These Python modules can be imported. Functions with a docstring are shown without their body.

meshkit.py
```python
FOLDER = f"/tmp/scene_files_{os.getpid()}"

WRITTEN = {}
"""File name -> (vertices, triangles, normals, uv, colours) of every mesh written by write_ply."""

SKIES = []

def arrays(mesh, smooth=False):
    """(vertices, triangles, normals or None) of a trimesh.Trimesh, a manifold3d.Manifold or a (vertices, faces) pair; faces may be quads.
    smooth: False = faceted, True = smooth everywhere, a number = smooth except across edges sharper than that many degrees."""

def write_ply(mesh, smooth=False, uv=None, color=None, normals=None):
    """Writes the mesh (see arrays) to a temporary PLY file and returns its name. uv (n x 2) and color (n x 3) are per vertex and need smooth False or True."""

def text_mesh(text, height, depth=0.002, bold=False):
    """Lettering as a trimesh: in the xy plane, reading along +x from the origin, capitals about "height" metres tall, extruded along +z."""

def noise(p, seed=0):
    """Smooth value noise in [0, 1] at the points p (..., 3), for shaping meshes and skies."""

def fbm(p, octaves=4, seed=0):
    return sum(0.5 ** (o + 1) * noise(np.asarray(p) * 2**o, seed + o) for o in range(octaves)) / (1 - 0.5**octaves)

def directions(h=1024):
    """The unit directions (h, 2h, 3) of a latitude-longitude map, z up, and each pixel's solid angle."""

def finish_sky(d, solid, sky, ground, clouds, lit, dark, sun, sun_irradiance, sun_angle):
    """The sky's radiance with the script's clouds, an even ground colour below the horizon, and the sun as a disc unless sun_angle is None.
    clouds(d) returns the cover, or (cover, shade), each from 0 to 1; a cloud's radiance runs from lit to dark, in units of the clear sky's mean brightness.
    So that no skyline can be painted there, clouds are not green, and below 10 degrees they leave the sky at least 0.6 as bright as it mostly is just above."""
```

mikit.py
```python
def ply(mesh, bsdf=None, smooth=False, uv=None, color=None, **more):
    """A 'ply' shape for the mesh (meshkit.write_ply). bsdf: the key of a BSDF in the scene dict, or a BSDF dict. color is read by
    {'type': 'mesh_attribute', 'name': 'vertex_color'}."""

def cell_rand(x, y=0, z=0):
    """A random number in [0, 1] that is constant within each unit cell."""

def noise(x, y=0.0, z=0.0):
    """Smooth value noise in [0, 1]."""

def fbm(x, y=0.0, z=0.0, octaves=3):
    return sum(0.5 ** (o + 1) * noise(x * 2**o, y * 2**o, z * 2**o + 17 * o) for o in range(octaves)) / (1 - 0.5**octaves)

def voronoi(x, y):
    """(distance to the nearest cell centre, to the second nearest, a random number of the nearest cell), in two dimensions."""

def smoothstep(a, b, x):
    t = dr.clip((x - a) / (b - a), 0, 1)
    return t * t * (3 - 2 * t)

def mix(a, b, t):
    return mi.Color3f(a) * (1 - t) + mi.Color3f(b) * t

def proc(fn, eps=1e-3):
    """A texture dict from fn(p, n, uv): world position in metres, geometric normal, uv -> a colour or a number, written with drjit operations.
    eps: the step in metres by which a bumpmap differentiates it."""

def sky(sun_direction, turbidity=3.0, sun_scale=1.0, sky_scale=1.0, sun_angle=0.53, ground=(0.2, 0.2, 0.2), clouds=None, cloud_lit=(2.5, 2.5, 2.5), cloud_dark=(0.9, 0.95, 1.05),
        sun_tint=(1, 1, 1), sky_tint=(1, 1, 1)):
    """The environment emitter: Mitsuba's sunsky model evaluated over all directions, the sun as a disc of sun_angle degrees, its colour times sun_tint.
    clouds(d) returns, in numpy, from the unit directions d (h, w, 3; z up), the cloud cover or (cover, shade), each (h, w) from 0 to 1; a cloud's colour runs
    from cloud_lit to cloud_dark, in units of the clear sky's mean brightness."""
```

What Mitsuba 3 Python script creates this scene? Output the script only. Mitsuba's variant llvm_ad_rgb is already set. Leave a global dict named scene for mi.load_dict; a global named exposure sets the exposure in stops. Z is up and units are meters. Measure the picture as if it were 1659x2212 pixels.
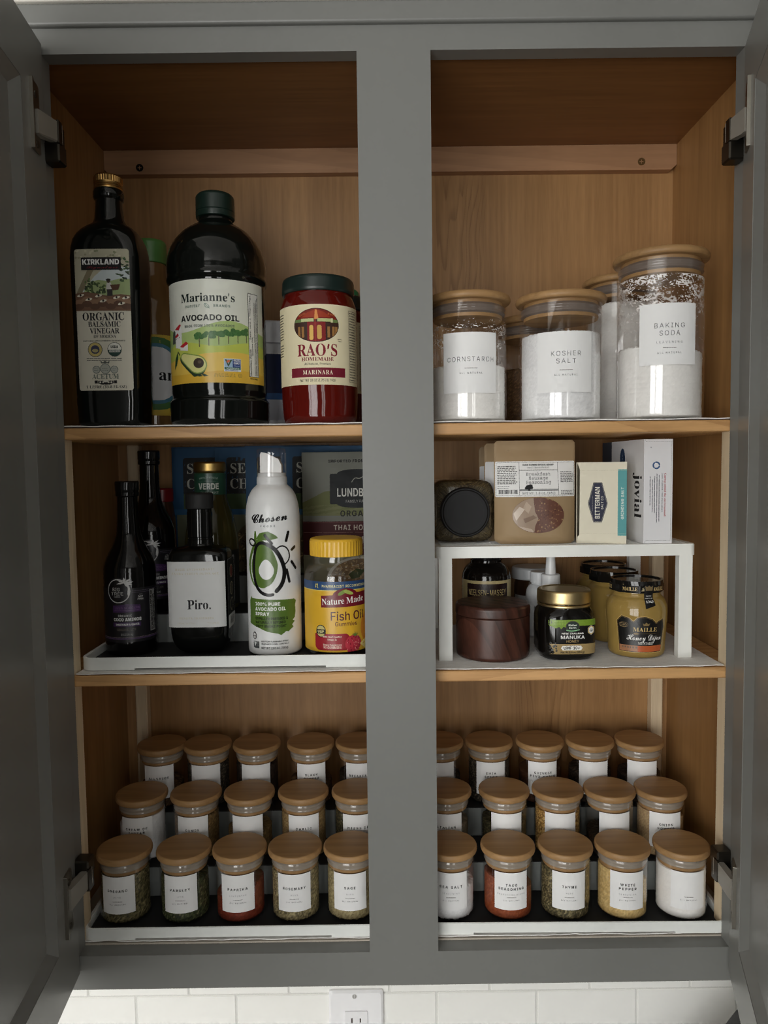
import math, glob, random
import numpy as np, trimesh, shapely, drjit as dr, mitsuba as mi
from shapely import affinity
from shapely.geometry import Polygon, MultiPolygon, Point, LineString, box as sbox
from shapely.ops import unary_union
from PIL import ImageFont
import mikit, meshkit
from mikit import proc, fbm, noise, smoothstep, mix, cell_rand, voronoi

T = mi.ScalarTransform4f
scene, labels = {}, {}

# ------------------------------------------------------------------ camera, light, exposure
yaw, pitch, roll = 0.00237, 0.06474, -0.01316
_fw = np.array([math.sin(yaw) * math.cos(pitch), math.cos(yaw) * math.cos(pitch), -math.sin(pitch)])
_rt = np.array([math.cos(yaw), -math.sin(yaw), 0.0])
_up = -math.sin(roll) * _rt + math.cos(roll) * np.cross(_rt, _fw)
_eye = np.array([-0.0178, -0.78218, 0.54196])
scene['camera'] = {'type': 'perspective', 'fov_axis': 'x', 'fov': math.degrees(2 * math.atan(829.5 / 1580.97)), 'near_clip': 0.01, 'far_clip': 50.0,
                   'to_world': T().look_at(origin=_eye.tolist(), target=(_eye + _fw).tolist(), up=_up.tolist())}
exposure = 1.5
WINDOW_LIGHT = (2.53, 2.53, 2.47)        # overcast daylight in the panes of the wide window behind the camera, to its left
WINDOW_LIGHT2 = (1.40, 1.40, 1.37)       # the narrow window to the right, set dimmer to balance the two bays
FLOOR_Z, CEIL_Z, COUNTER_Z = -1.42, 1.36, -0.46
BACK_Y, FRONT_Y, LEFT_X, RIGHT_X = 0.262, -2.75, -2.9, 2.1
WIN, WIN2 = (-2.40, -0.22, -0.45, 1.24), (0.35, 0.95, -0.45, 1.24)   # x0, x1, z0, z1 of the two window openings

# ------------------------------------------------------------------ helpers
def S(r, g, b):
    """sRGB 0-255 to linear"""
    c = np.array([r, g, b], float) / 255
    return np.where(c < 0.04045, c / 12.92, ((c + 0.055) / 1.055) ** 2.4)

VC = {'type': 'mesh_attribute', 'name': 'vertex_color'}
def pr(**k):
    d = {'type': 'principled'}
    for a, v in k.items():
        d[a] = {'type': 'rgb', 'value': [float(x) for x in v]} if isinstance(v, (tuple, list, np.ndarray)) else v
    return {'type': 'twosided', 'bsdf': d}

scene['m_matte'] = pr(base_color=VC, roughness=0.6, specular=0.3)
scene['m_satin'] = pr(base_color=VC, roughness=0.32, specular=0.5)
scene['m_gloss'] = pr(base_color=VC, roughness=0.07, specular=0.5)
scene['m_metal'] = pr(base_color=VC, roughness=0.36, metallic=1.0)
scene['m_paint'] = pr(base_color=(0.160, 0.162, 0.153), roughness=0.36, specular=0.45)
scene['m_glass'] = {'type': 'thindielectric', 'int_ior': 1.5}

def wood(dark, light, ax, ringy=0.0, rough=0.45, fine=0.35, scale=1.0, gain=1.0, shear=0.0):
    """procedural timber; ax: the axis along the grain (0 x, 1 y, 2 z)"""
    dk, lt = [float(v) for v in S(*dark)], [float(v) for v in S(*light)]
    def f(p, n, uv):
        q = [p.x, p.y, p.z]
        a = q[ax]
        b, c = [q[i] for i in range(3) if i != ax]
        b = b + a * shear
        s = uv.x * 7.31
        w = fbm(b * 38 * scale + s, c * 38 * scale + 3.1, a * 3.2 + s, 3)
        g = noise(b * 260 * scale + s, c * 260 * scale, a * 9 + s)
        h = noise(b * 900, c * 900, a * 60 + s)
        t = 0.55 * w + fine * (0.65 * g + 0.35 * h) + 0.08
        if ringy:
            ph = b * 16 + c * 11 + 2.6 * fbm(b * 5 + s, c * 5, a * 1.6 + s, 2)
            t = t + ringy * (smoothstep(0.0, 0.75, ph * 3 - dr.floor(ph * 3)) - 0.5)
        return mix(dk, lt, dr.clip((t - 0.5) * gain + 0.5, 0, 1))
    return {'type': 'twosided', 'bsdf': {'type': 'principled', 'base_color': proc(f), 'roughness': rough, 'specular': 0.4}}

scene['m_panel_side'] = wood((116, 80, 43), (168, 126, 79), 2, 0.03)
def back_panel(p, n, uv):
    dk, lt = [float(v) for v in S(118, 82, 46)], [float(v) for v in S(172, 131, 86)]
    w = fbm(p.x * 40, p.z * 3.2, 1.7, 3)
    g = noise(p.x * 300, p.z * 9, 2.0)
    h = noise(p.x * 1000, p.z * 60, 5.0)
    t = 0.50 * w + 0.24 * g + 0.14 * h + 0.08
    for xc, zc, wd in ((0.078, 0.80, 0.060), (-0.235, 0.52, 0.070), (0.215, 0.28, 0.050)):
        dx = p.x - xc + 0.012 * (fbm(p.z * 14, p.x * 9, 4.0, 2) - 0.5)
        ph = (p.z - zc) * 9 - dx * dx * 2600 * (0.05 / wd) + 1.4 * fbm(p.x * 110, p.z * 6, 7.0, 2)
        fr = ph - dr.floor(ph)
        line = smoothstep(0.0, 0.06, fr) * (1 - smoothstep(0.06, 0.42, fr))
        near = (1 - smoothstep(wd * 0.6, wd * 1.1, dr.abs(dx))) * (1 - smoothstep(0.10, 0.17, dr.abs(p.z - zc)))
        t = t - 0.30 * line * near
    return mix(dk, lt, dr.clip(t, 0, 1))
scene['m_panel'] = {'type': 'twosided', 'bsdf': {'type': 'principled', 'base_color': proc(back_panel), 'roughness': 0.45, 'specular': 0.4}}
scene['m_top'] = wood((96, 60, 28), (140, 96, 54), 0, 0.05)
scene['m_shelf'] = wood((146, 102, 58), (214, 170, 116), 0, 0.22)
scene['m_rail'] = wood((126, 90, 62), (168, 127, 93), 0, 0.16)
scene['m_strip'] = wood((176, 154, 124), (222, 204, 174), 2, 0.12)
scene['m_lid'] = wood((120, 89, 56), (174, 137, 92), 0, 0.10, 0.5, 0.3, 1.6)
scene['m_rose'] = wood((18, 10, 8), (78, 45, 34), 2, 0.22, 0.34, 0.4, 0.55, 1.5, 0.35)

def liner_h(p, n, uv):
    return fbm(p.x * 180, p.y * 1400, 0.0, 2) + 0.5 * noise(p.x * 900, p.y * 900)
def liner_c(p, n, uv):
    return mix([0.60, 0.585, 0.56], [0.80, 0.785, 0.76], fbm(p.x * 120, p.y * 1100, 0.0, 2))
scene['m_liner'] = {'type': 'twosided', 'bsdf': {'type': 'bumpmap', 'arbitrary': proc(liner_h, 4e-4), 'scale': 0.0012,
                    'bsdf': {'type': 'principled', 'base_color': proc(liner_c), 'roughness': 0.5, 'specular': 0.35}}}

def shape(key, mesh, bsdf='m_matte', color=None, smooth=30, tw=None, uv=None, **more):
    """one entry of the scene; color: one linear colour for the mesh"""
    if isinstance(mesh, (tuple, list)):
        mesh = trimesh.Trimesh(np.asarray(mesh[0], float), np.asarray(mesh[1], int), process=False)
    if smooth not in (True, False, None):
        mesh = trimesh.graph.smooth_shade(mesh, angle=math.radians(smooth), facet_minarea=None)
        smooth = True
    n = len(mesh.vertices)
    col = None if color is None else np.tile(np.asarray(color, float), (n, 1)) if np.ndim(color) == 1 else color
    u = None if uv is None else np.tile(np.asarray(uv, float), (n, 1))
    d = mikit.ply(mesh, bsdf, smooth, uv=u, color=col, **more)
    if tw is not None:
        d['to_world'] = tw
    assert key not in scene, key
    scene[key] = d
    return d

def again(key, d, tw):
    scene[key] = {**d, 'to_world': tw}

def tag(key, label=None, category=None, group=None, kind=None):
    labels[key] = {k: v for k, v in dict(label=label, category=category, group=group, kind=kind).items() if v}

def cuboid(x0, x1, y0, y1, z0, z1, bev=0.0, seg=1):
    if bev <= 0:
        m = trimesh.creation.box((x1 - x0, y1 - y0, z1 - z0))
        m.apply_translation(((x0 + x1) / 2, (y0 + y1) / 2, (z0 + z1) / 2))
        return m
    pts = []
    for sx, X in ((-1, x0), (1, x1)):
        for sy, Y in ((-1, y0), (1, y1)):
            for sz, Z in ((-1, z0), (1, z1)):
                c = np.array([X - sx * bev, Y - sy * bev, Z - sz * bev])
                if seg == 1:
                    pts += [c + [sx * bev, 0, 0], c + [0, sy * bev, 0], c + [0, 0, sz * bev]]
                else:
                    for a in np.linspace(0, math.pi / 2, seg + 1):
                        for b in np.linspace(0, math.pi / 2, seg + 1):
                            pts.append(c + bev * np.array([sx * math.cos(a) * math.cos(b), sy * math.sin(a) * math.cos(b), sz * math.sin(b)]))
    return trimesh.convex.convex_hull(np.array(pts))

def cat(*ms):
    return trimesh.util.concatenate(list(ms))

def rounded(pts, rad, n=5):
    """profile polyline with its inner corners rounded"""
    pts = [np.array(p[:2], float) for p in pts]
    out = [pts[0]]
    for i in range(1, len(pts) - 1):
        a, b, c = pts[i - 1], pts[i], pts[i + 1]
        r = rad[i] if isinstance(rad, dict) and i in rad else (0 if isinstance(rad, dict) else rad)
        la, lc = np.linalg.norm(a - b), np.linalg.norm(c - b)
        r = min(r, la * 0.48, lc * 0.48)
        if r <= 0:
            out.append(b); continue
        p, q = b + (a - b) / la * r, b + (c - b) / lc * r
        for t in np.linspace(0, 1, n):
            out.append((1 - t) ** 2 * p + 2 * t * (1 - t) * b + t * t * q)
    out.append(pts[-1])
    return out

def lathe(prof, n=56, cx=0.0, cy=0.0, z=0.0):
    """profile [(r, z)] from the bottom to the top (outside), revolved about z"""
    prof = [(max(float(p[0]), 0.0), float(p[1])) for p in prof]
    ang = np.arange(n) * 2 * math.pi / n
    v, idx = [], []
    for r, h in prof:
        if r < 1e-7:
            idx.append([len(v)] * n); v.append((cx, cy, z + h))
        else:
            idx.append(list(range(len(v), len(v) + n)))
            v += [(cx + r * math.cos(t), cy + r * math.sin(t), z + h) for t in ang]
    f = []
    for a, b in zip(idx[:-1], idx[1:]):
        for i in range(n):
            j = (i + 1) % n
            if a[i] != a[j]:
                f.append((a[i], a[j], b[j]))
            if b[i] != b[j]:
                f.append((a[i], b[j], b[i]))
    return trimesh.Trimesh(np.array(v), np.array(f), process=False)

def ring_section(a, b, e, n=64):
    t = np.arange(n) * 2 * math.pi / n
    c, s = np.cos(t), np.sin(t)
    return np.stack([a * np.sign(c) * np.abs(c) ** (2 / e), b * np.sign(s) * np.abs(s) ** (2 / e)], 1)

def loft(secs, n=64, caps=True):
    """secs: [(z, half x, half y, exponent)] from the bottom up; superellipse rings about the z axis"""
    v, f = [], []
    for z, a, b, e in secs:
        v.append(np.column_stack([ring_section(a, b, e, n), np.full(n, z)]))
    k = len(v)
    v = np.vstack(v)
    i = np.arange(n)
    j = (i + 1) % n
    for s in range(k - 1):
        f += [np.stack([s * n + i, s * n + j, (s + 1) * n + j], 1), np.stack([s * n + i, (s + 1) * n + j, (s + 1) * n + i], 1)]
    if caps:
        v = np.vstack([v, [[0, 0, secs[0][0]]], [[0, 0, secs[-1][0]]]])
        f += [np.stack([j, i, np.full(n, k * n)], 1), np.stack([(k - 1) * n + i, (k - 1) * n + j, np.full(n, k * n + 1)], 1)]
    return trimesh.Trimesh(v, np.vstack(f), process=False)

def prism(poly, axis, a, b):
    """a shapely polygon in (x, z) pushed along y from a to b (axis 'y'), or in (x, y) along z ('z'), or in (y, z) along x ('x')"""
    if hasattr(poly, 'geoms'):
        return trimesh.util.concatenate([prism(g, axis, a, b) for g in poly.geoms if g.geom_type == 'Polygon'])
    m = trimesh.creation.extrude_polygon(poly, b - a, engine='earcut')
    v = np.array(m.vertices)
    if axis == 'z':
        w = np.column_stack([v[:, 0], v[:, 1], v[:, 2] + a])
    elif axis == 'y':
        w = np.column_stack([v[:, 0], v[:, 2] + a, v[:, 1]])
    else:
        w = np.column_stack([v[:, 2] + a, v[:, 0], v[:, 1]])
    f = np.array(m.faces)
    if axis == 'y':
        f = f[:, ::-1]
    return trimesh.Trimesh(w, f, process=False)

def rrect(x0, y0, x1, y1, r, n=6):
    return sbox(x0 + r, y0 + r, x1 - r, y1 - r).buffer(r, quad_segs=n)

def sweep(path, rad, sides=10):
    """a tube along a polyline with closed ends"""
    p = np.asarray(path, float)
    t = np.gradient(p, axis=0)
    t /= np.linalg.norm(t, axis=1, keepdims=True)
    a = np.cross(t, [0.0, 0.0, 1.0] if abs(t[0][2]) < 0.9 else [1.0, 0, 0])
    a /= np.linalg.norm(a, axis=1, keepdims=True)
    b = np.cross(t, a)
    ang = np.arange(sides) * 2 * math.pi / sides
    r = np.broadcast_to(rad, (len(p),))
    v = p[:, None] + r[:, None, None] * (np.cos(ang)[None, :, None] * a[:, None] + np.sin(ang)[None, :, None] * b[:, None])
    n = len(p)
    i, j = np.meshgrid(np.arange(n - 1), np.arange(sides), indexing='ij')
    q = np.stack([i * sides + j, i * sides + (j + 1) % sides, (i + 1) * sides + (j + 1) % sides, (i + 1) * sides + j], -1).reshape(-1, 4)
    f = np.vstack([q[:, [0, 1, 2]], q[:, [0, 2, 3]], [[0, k + 1, k] for k in range(1, sides - 1)], [[(n - 1) * sides, (n - 1) * sides + k, (n - 1) * sides + k + 1] for k in range(1, sides - 1)]])
    return trimesh.Trimesh(v.reshape(-1, 3), f, process=False)

# ------------------------------------------------------------------ flat print: letters and shapes as thin polygons laid on a label
_DIR = glob.glob('/opt/blender-*/*/datafiles/fonts/')[0]
_FONTS, _GLYPHS = {}, {}
_SHIFT = {'serif': (0x1D400, 0x1D41A, 0x1D7CE), 'ital': (0x1D434, 0x1D44E, None), 'script': (0x1D4D0, 0x1D4EA, None), 'mono': (0x1D670, 0x1D68A, 0x1D7F6)}
_WEIGHT = {'thin': 'ExtraLight', 'light': 'Light', 'sans': 'Regular', 'med': 'Medium', 'bold': 'Bold', 'black': 'Black'}

def _font(name):
    if name not in _FONTS:
        if name in _SHIFT:
            f = ImageFont.truetype(_DIR + 'NotoSansMath-Regular.woff2', 96)
        else:
            f = ImageFont.truetype(_DIR + 'Inter.woff2', 96)
            f.set_variation_by_name(_WEIGHT[name])
        bb = f.getbbox(_map(name, 'H'), anchor='ls')
        _FONTS[name] = (f, float(-bb[1]))
    return _FONTS[name]

def _map(name, ch):
    if name in _SHIFT:
        u, l, d = _SHIFT[name]
        if 'A' <= ch <= 'Z':
            return chr(u + ord(ch) - 65)
        if 'a' <= ch <= 'z':
            return '\u210e' if (name, ch) == ('ital', 'h') else chr(l + ord(ch) - 97)
        if d and '0' <= ch <= '9':
            return chr(d + ord(ch) - 48)
    return ch

def glyph(name, ch):
    if (name, ch) in _GLYPHS:
        return _GLYPHS[name, ch]
    if ch == '’' and name in _SHIFT:
        return glyph('bold', ch)
    f, cap = _font(name)
    c = _map(name, ch)
    adv = f.getlength(c) / cap
    poly = None
    if ch != ' ':
        x0, y0, x1, y1 = f.getbbox(c, anchor='ls')
        m = f.getmask(c, mode='L', anchor='ls')
        w, h = m.size
        on = np.frombuffer(bytes(m), np.uint8).reshape(h, w) > 127
        on = np.pad(on, ((0, 0), (1, 1))).astype(np.int8)
        rows, st = np.nonzero(np.diff(on, axis=1) == 1)
        en = np.nonzero(np.diff(on, axis=1) == -1)[1]
        g = unary_union(shapely.box(st, -rows - 1.0, en, -rows * 1.0)).buffer(0.6).buffer(-0.6).simplify(0.75)
        poly = affinity.affine_transform(g, [1 / cap, 0, 0, 1 / cap, x0 / cap, -y0 / cap])
    _GLYPHS[name, ch] = (poly, adv)
    return _GLYPHS[name, ch]

class Print:
    def __init__(self):
        self.items = []
    def add(self, geom, color, lay=1):
        if geom is not None and not geom.is_empty:
            self.items.append((geom, np.asarray(color, float), lay))
        return geom
    def rect(self, x0, y0, x1, y1, color, lay=1, r=0.0):
        return self.add(rrect(x0, y0, x1, y1, r) if r else sbox(x0, y0, x1, y1), color, lay)
    def poly(self, pts, color, lay=1):
        return self.add(Polygon(pts).buffer(0), color, lay)
    def ell(self, x, y, a, b, color, lay=1, rot=0.0, n=12):
        return self.add(affinity.rotate(affinity.scale(Point(x, y).buffer(1.0, quad_segs=n), a, b, origin=(x, y)), rot), color, lay)
    def line(self, pts, w, color, lay=2):
        pts = np.array(pts, float)
        for _ in range(3 if len(pts) > 3 else 0):
            a, b = pts[:-1], pts[1:]
            pts = np.vstack([pts[:1], np.stack([0.75 * a + 0.25 * b, 0.25 * a + 0.75 * b], 1).reshape(-1, 2), pts[-1:]])
        return self.add(LineString(pts).buffer(w / 2, quad_segs=3), color, lay)
    def frame(self, x0, y0, x1, y1, w, color, lay=2):
        return self.add(sbox(x0, y0, x1, y1).difference(sbox(x0 + w, y0 + w, x1 - w, y1 - w)), color, lay)
    def text(self, s, x, y, h, color, font='sans', align='c', track=0.0, width=None, rot=0.0, lay=4, sx=1.0, arc=None):
        """h: height of the capitals; width: squeeze or stretch to it; arc: radius of a baseline that bows up (+) or down (-)"""
        out, pen = [], 0.0
        for ch in s:
            g, a = glyph(font, ch)
            if g is not None:
                out.append((g, pen))
            pen += a + track
        total = pen - track
        k = h * sx if width is None else width / total
        off = {'c': -total / 2, 'l': 0.0, 'r': -total}[align]
        for g, pos in out:
            q = affinity.affine_transform(g, [k, 0, 0, h, (pos + off) * k, 0])
            if arc:
                cxg = q.centroid.x
                th = cxg / arc
                q = affinity.rotate(affinity.translate(q, -cxg, 0), -math.degrees(th), origin=(0, 0))
                q = affinity.translate(q, arc * math.sin(th), arc * (math.cos(th) - 1))
            if rot:
                q = affinity.rotate(q, rot, origin=(0, 0))
            self.add(affinity.translate(q, x, y), color, lay)
    def greek(self, x0, y0, x1, rows, dy, h, color, seed=1, lay=3, vertical=False):
        """rows of small print too fine to read"""
        rng = random.Random(seed)
        for i in range(rows):
            x = x0
            end = x1 - rng.random() * (x1 - x0) * 0.18
            while x < end:
                w = min((x1 - x0) * rng.uniform(0.06, 0.17), end - x)
                y = y0 - i * dy
                self.add(sbox(y, x, y + h, x + w) if vertical else sbox(x, y, x + w, y + h), color, lay)
                x += w + h * 0.7
    def barcode(self, x0, y0, x1, y1, color, seed=3, lay=3):
        rng, x = random.Random(seed), x0
        while x < x1:
            w = rng.choice([1, 1, 2, 3]) * (x1 - x0) / 70
            self.add(sbox(x, y0, min(x + w, x1), y1), color, lay)
            x += w + rng.choice([1, 1, 2]) * (x1 - x0) / 70
    def build(self, fn, step=0.003, gap=0.00006, clip=None, base=0.0, ystep=None):
        """fn(x, y, lift) -> positions, normals. Returns vertices, faces, normals, colours"""
        V, F, N, C, k = [], [], [], [], 0
        for g, col, lay in self.items:
            if clip is not None:
                g = g.intersection(clip)
            for q in getattr(g, 'geoms', [g]):
                if q.is_empty or q.geom_type != 'Polygon' or q.area < 1e-10:
                    continue
                x0, y0, x1, y1 = q.bounds
                pieces = [q]
                if step and x1 - x0 > 1.6 * step:
                    xs = np.linspace(x0, x1, int((x1 - x0) / step) + 2)
                    pieces = [w for a, b in zip(xs[:-1], xs[1:]) for r in [q.intersection(sbox(a, y0 - 1, b, y1 + 1))] for w in getattr(r, 'geoms', [r])]
                if ystep and y1 - y0 > 1.6 * ystep:
                    ys = np.linspace(y0, y1, int((y1 - y0) / ystep) + 2)
                    pieces = [w for g_ in pieces for a, b in zip(ys[:-1], ys[1:]) for r in [g_.intersection(sbox(x0 - 1, a, x1 + 1, b))] for w in getattr(r, 'geoms', [r])]
                for w in pieces:
                    if w.geom_type != 'Polygon' or w.area < 1e-11:
                        continue
                    v, f = trimesh.creation.triangulate_polygon(w, engine='earcut')
                    v, f = np.asarray(v, float), np.asarray(f, int)
                    a, b, c = v[f[:, 0]], v[f[:, 1]], v[f[:, 2]]
                    area = (b[:, 0] - a[:, 0]) * (c[:, 1] - a[:, 1]) - (b[:, 1] - a[:, 1]) * (c[:, 0] - a[:, 0])
                    f = np.where((area < 0)[:, None], f[:, ::-1], f)
                    pos, nor = fn(v[:, 0], v[:, 1], base + gap * (lay + 1))
                    V.append(pos); N.append(nor); F.append(f + k); C.append(np.tile(col, (len(v), 1)))
                    k += len(v)
        return np.vstack(V), np.vstack(F), np.vstack(N), np.vstack(C)

def printed(key, pr_, fn, bsdf='m_matte', tw=None, step=0.003, gap=0.00006, clip=None, base=0.0, ystep=None):
    v, f, n, c = pr_.build(fn, step, gap, clip, base, ystep)
    d = {'type': 'ply', 'filename': meshkit.write_ply((v, f), False, None, c, normals=n), 'face_normals': False, 'bsdf': {'type': 'ref', 'id': bsdf}}
    if tw is not None:
        d['to_world'] = tw
    assert key not in scene, key
    scene[key] = d
    return d

def on_cyl(cx, cy, z0, r, az=0.0):
    """label plane bent round an upright cylinder; az: azimuth of its middle, 0 = towards -y, positive towards +x"""
    def fn(x, y, lift):
        t = math.radians(az) + x / r
        n = np.stack([np.sin(t), -np.cos(t), 0 * t], 1)
        return np.stack([cx + (r + lift) * np.sin(t), cy - (r + lift) * np.cos(t), z0 + y], 1), n
    return fn

def on_flat(o, ex, ey):
    o, ex, ey = (np.asarray(a, float) for a in (o, ex, ey))
    n = np.cross(ex, ey)
    n = n / np.linalg.norm(n)
    return lambda x, y, lift: (o + np.outer(x, ex) + np.outer(y, ey) + n * lift, np.tile(n, (len(x), 1)))

def on_surface(depth, cx, cy, z0, rotz=0.0):
    """label pressed along local y onto a front given as y = depth(x, z)"""
    c, s = math.cos(math.radians(rotz)), math.sin(math.radians(rotz))
    def fn(x, y, lift):
        e = 1e-4
        d = depth(x, y)
        gx, gz = (depth(x + e, y) - depth(x - e, y)) / (2 * e), (depth(x, y + e) - depth(x, y - e)) / (2 * e)
        n = np.stack([gx, -np.ones_like(gx), gz], 1)
        n /= np.linalg.norm(n, axis=1, keepdims=True)
        p = np.stack([x, d, y], 1) + n * lift
        R = np.array([[c, s, 0], [-s, c, 0], [0, 0, 1]])
        return p @ R + [cx, cy, z0], n @ R
    return fn

WHITE, PAPER, BLACK, INK = S(226, 226, 224), S(224, 224, 223), S(12, 12, 13), S(38, 38, 40)

# ------------------------------------------------------------------ the room
shape('floor', cuboid(LEFT_X, RIGHT_X, FRONT_Y, BACK_Y + 0.1, FLOOR_Z - 0.05, FLOOR_Z), 'm_satin', S(70, 54, 42), False)
tag('floor', 'brown wooden kitchen floor', None, None, 'structure')
shape('ceiling', cuboid(LEFT_X, RIGHT_X, FRONT_Y, BACK_Y + 0.1, CEIL_Z, CEIL_Z + 0.05), 'm_matte', S(236, 234, 230), False)
tag('ceiling', 'plain white ceiling above the cabinet', None, None, 'structure')
shape('wall_left', cuboid(LEFT_X - 0.1, LEFT_X, FRONT_Y, BACK_Y + 0.1, FLOOR_Z, CEIL_Z), 'm_matte', S(140, 138, 134), False)
tag('wall_left', 'grey painted side wall on the left', None, None, 'structure')
shape('wall_right', cuboid(RIGHT_X, RIGHT_X + 0.1, FRONT_Y, BACK_Y + 0.1, FLOOR_Z, CEIL_Z), 'm_matte', S(112, 110, 106), False)
tag('wall_right', 'grey painted side wall on the right', None, None, 'structure')
WINDOWS = ((WIN, WINDOW_LIGHT), (WIN2, WINDOW_LIGHT2))
_w = Polygon([(LEFT_X, FLOOR_Z), (RIGHT_X, FLOOR_Z), (RIGHT_X, CEIL_Z), (LEFT_X, CEIL_Z)], [[(q[0], q[2]), (q[1], q[2]), (q[1], q[3]), (q[0], q[3])] for q, _ in WINDOWS])
shape('wall_front', prism(_w, 'y', FRONT_Y - 0.12, FRONT_Y), 'm_matte', S(120, 118, 114), False)
tag('wall_front', 'grey wall with two kitchen windows behind the camera', None, None, 'structure')
for _i, (q, _l) in enumerate(WINDOWS):
    _key = 'window_%d' % (_i + 1)
    _fr = []
    for a, b in ((q[0], q[0] + 0.06), ((q[0] + q[1]) / 2 - 0.035, (q[0] + q[1]) / 2 + 0.035), (q[1] - 0.06, q[1])):
        _fr.append(cuboid(a, b, FRONT_Y - 0.09, FRONT_Y - 0.01, q[2], q[3]))
    for a, b in ((q[2], q[2] + 0.07), (q[3] - 0.06, q[3])):
        _fr.append(cuboid(q[0], q[1], FRONT_Y - 0.088, FRONT_Y - 0.012, a, b))
    shape(_key + '__frame', cat(*_fr), 'm_satin', S(226, 226, 224), False)
    scene[_key + '__pane'] = {'type': 'rectangle', 'to_world': T().translate([(q[0] + q[1]) / 2, FRONT_Y - 0.06, (q[2] + q[3]) / 2]).rotate([1, 0, 0], -90).scale([(q[1] - q[0]) / 2, (q[3] - q[2]) / 2, 1]),
                              'bsdf': {'type': 'diffuse', 'reflectance': {'type': 'rgb', 'value': 0.1}}, 'emitter': {'type': 'area', 'radiance': {'type': 'rgb', 'value': list(_l)}}}
    tag(_key, ('wide', 'narrow')[_i] + ' kitchen window with overcast daylight', None, None, 'structure')

shape('wall_soffit', cuboid(LEFT_X, RIGHT_X, 0.004, BACK_Y + 0.003, 1.0205, CEIL_Z), 'm_matte', S(206, 204, 198), False)
tag('wall_soffit', 'white boxed soffit above the cabinet', None, None, 'structure')
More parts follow.
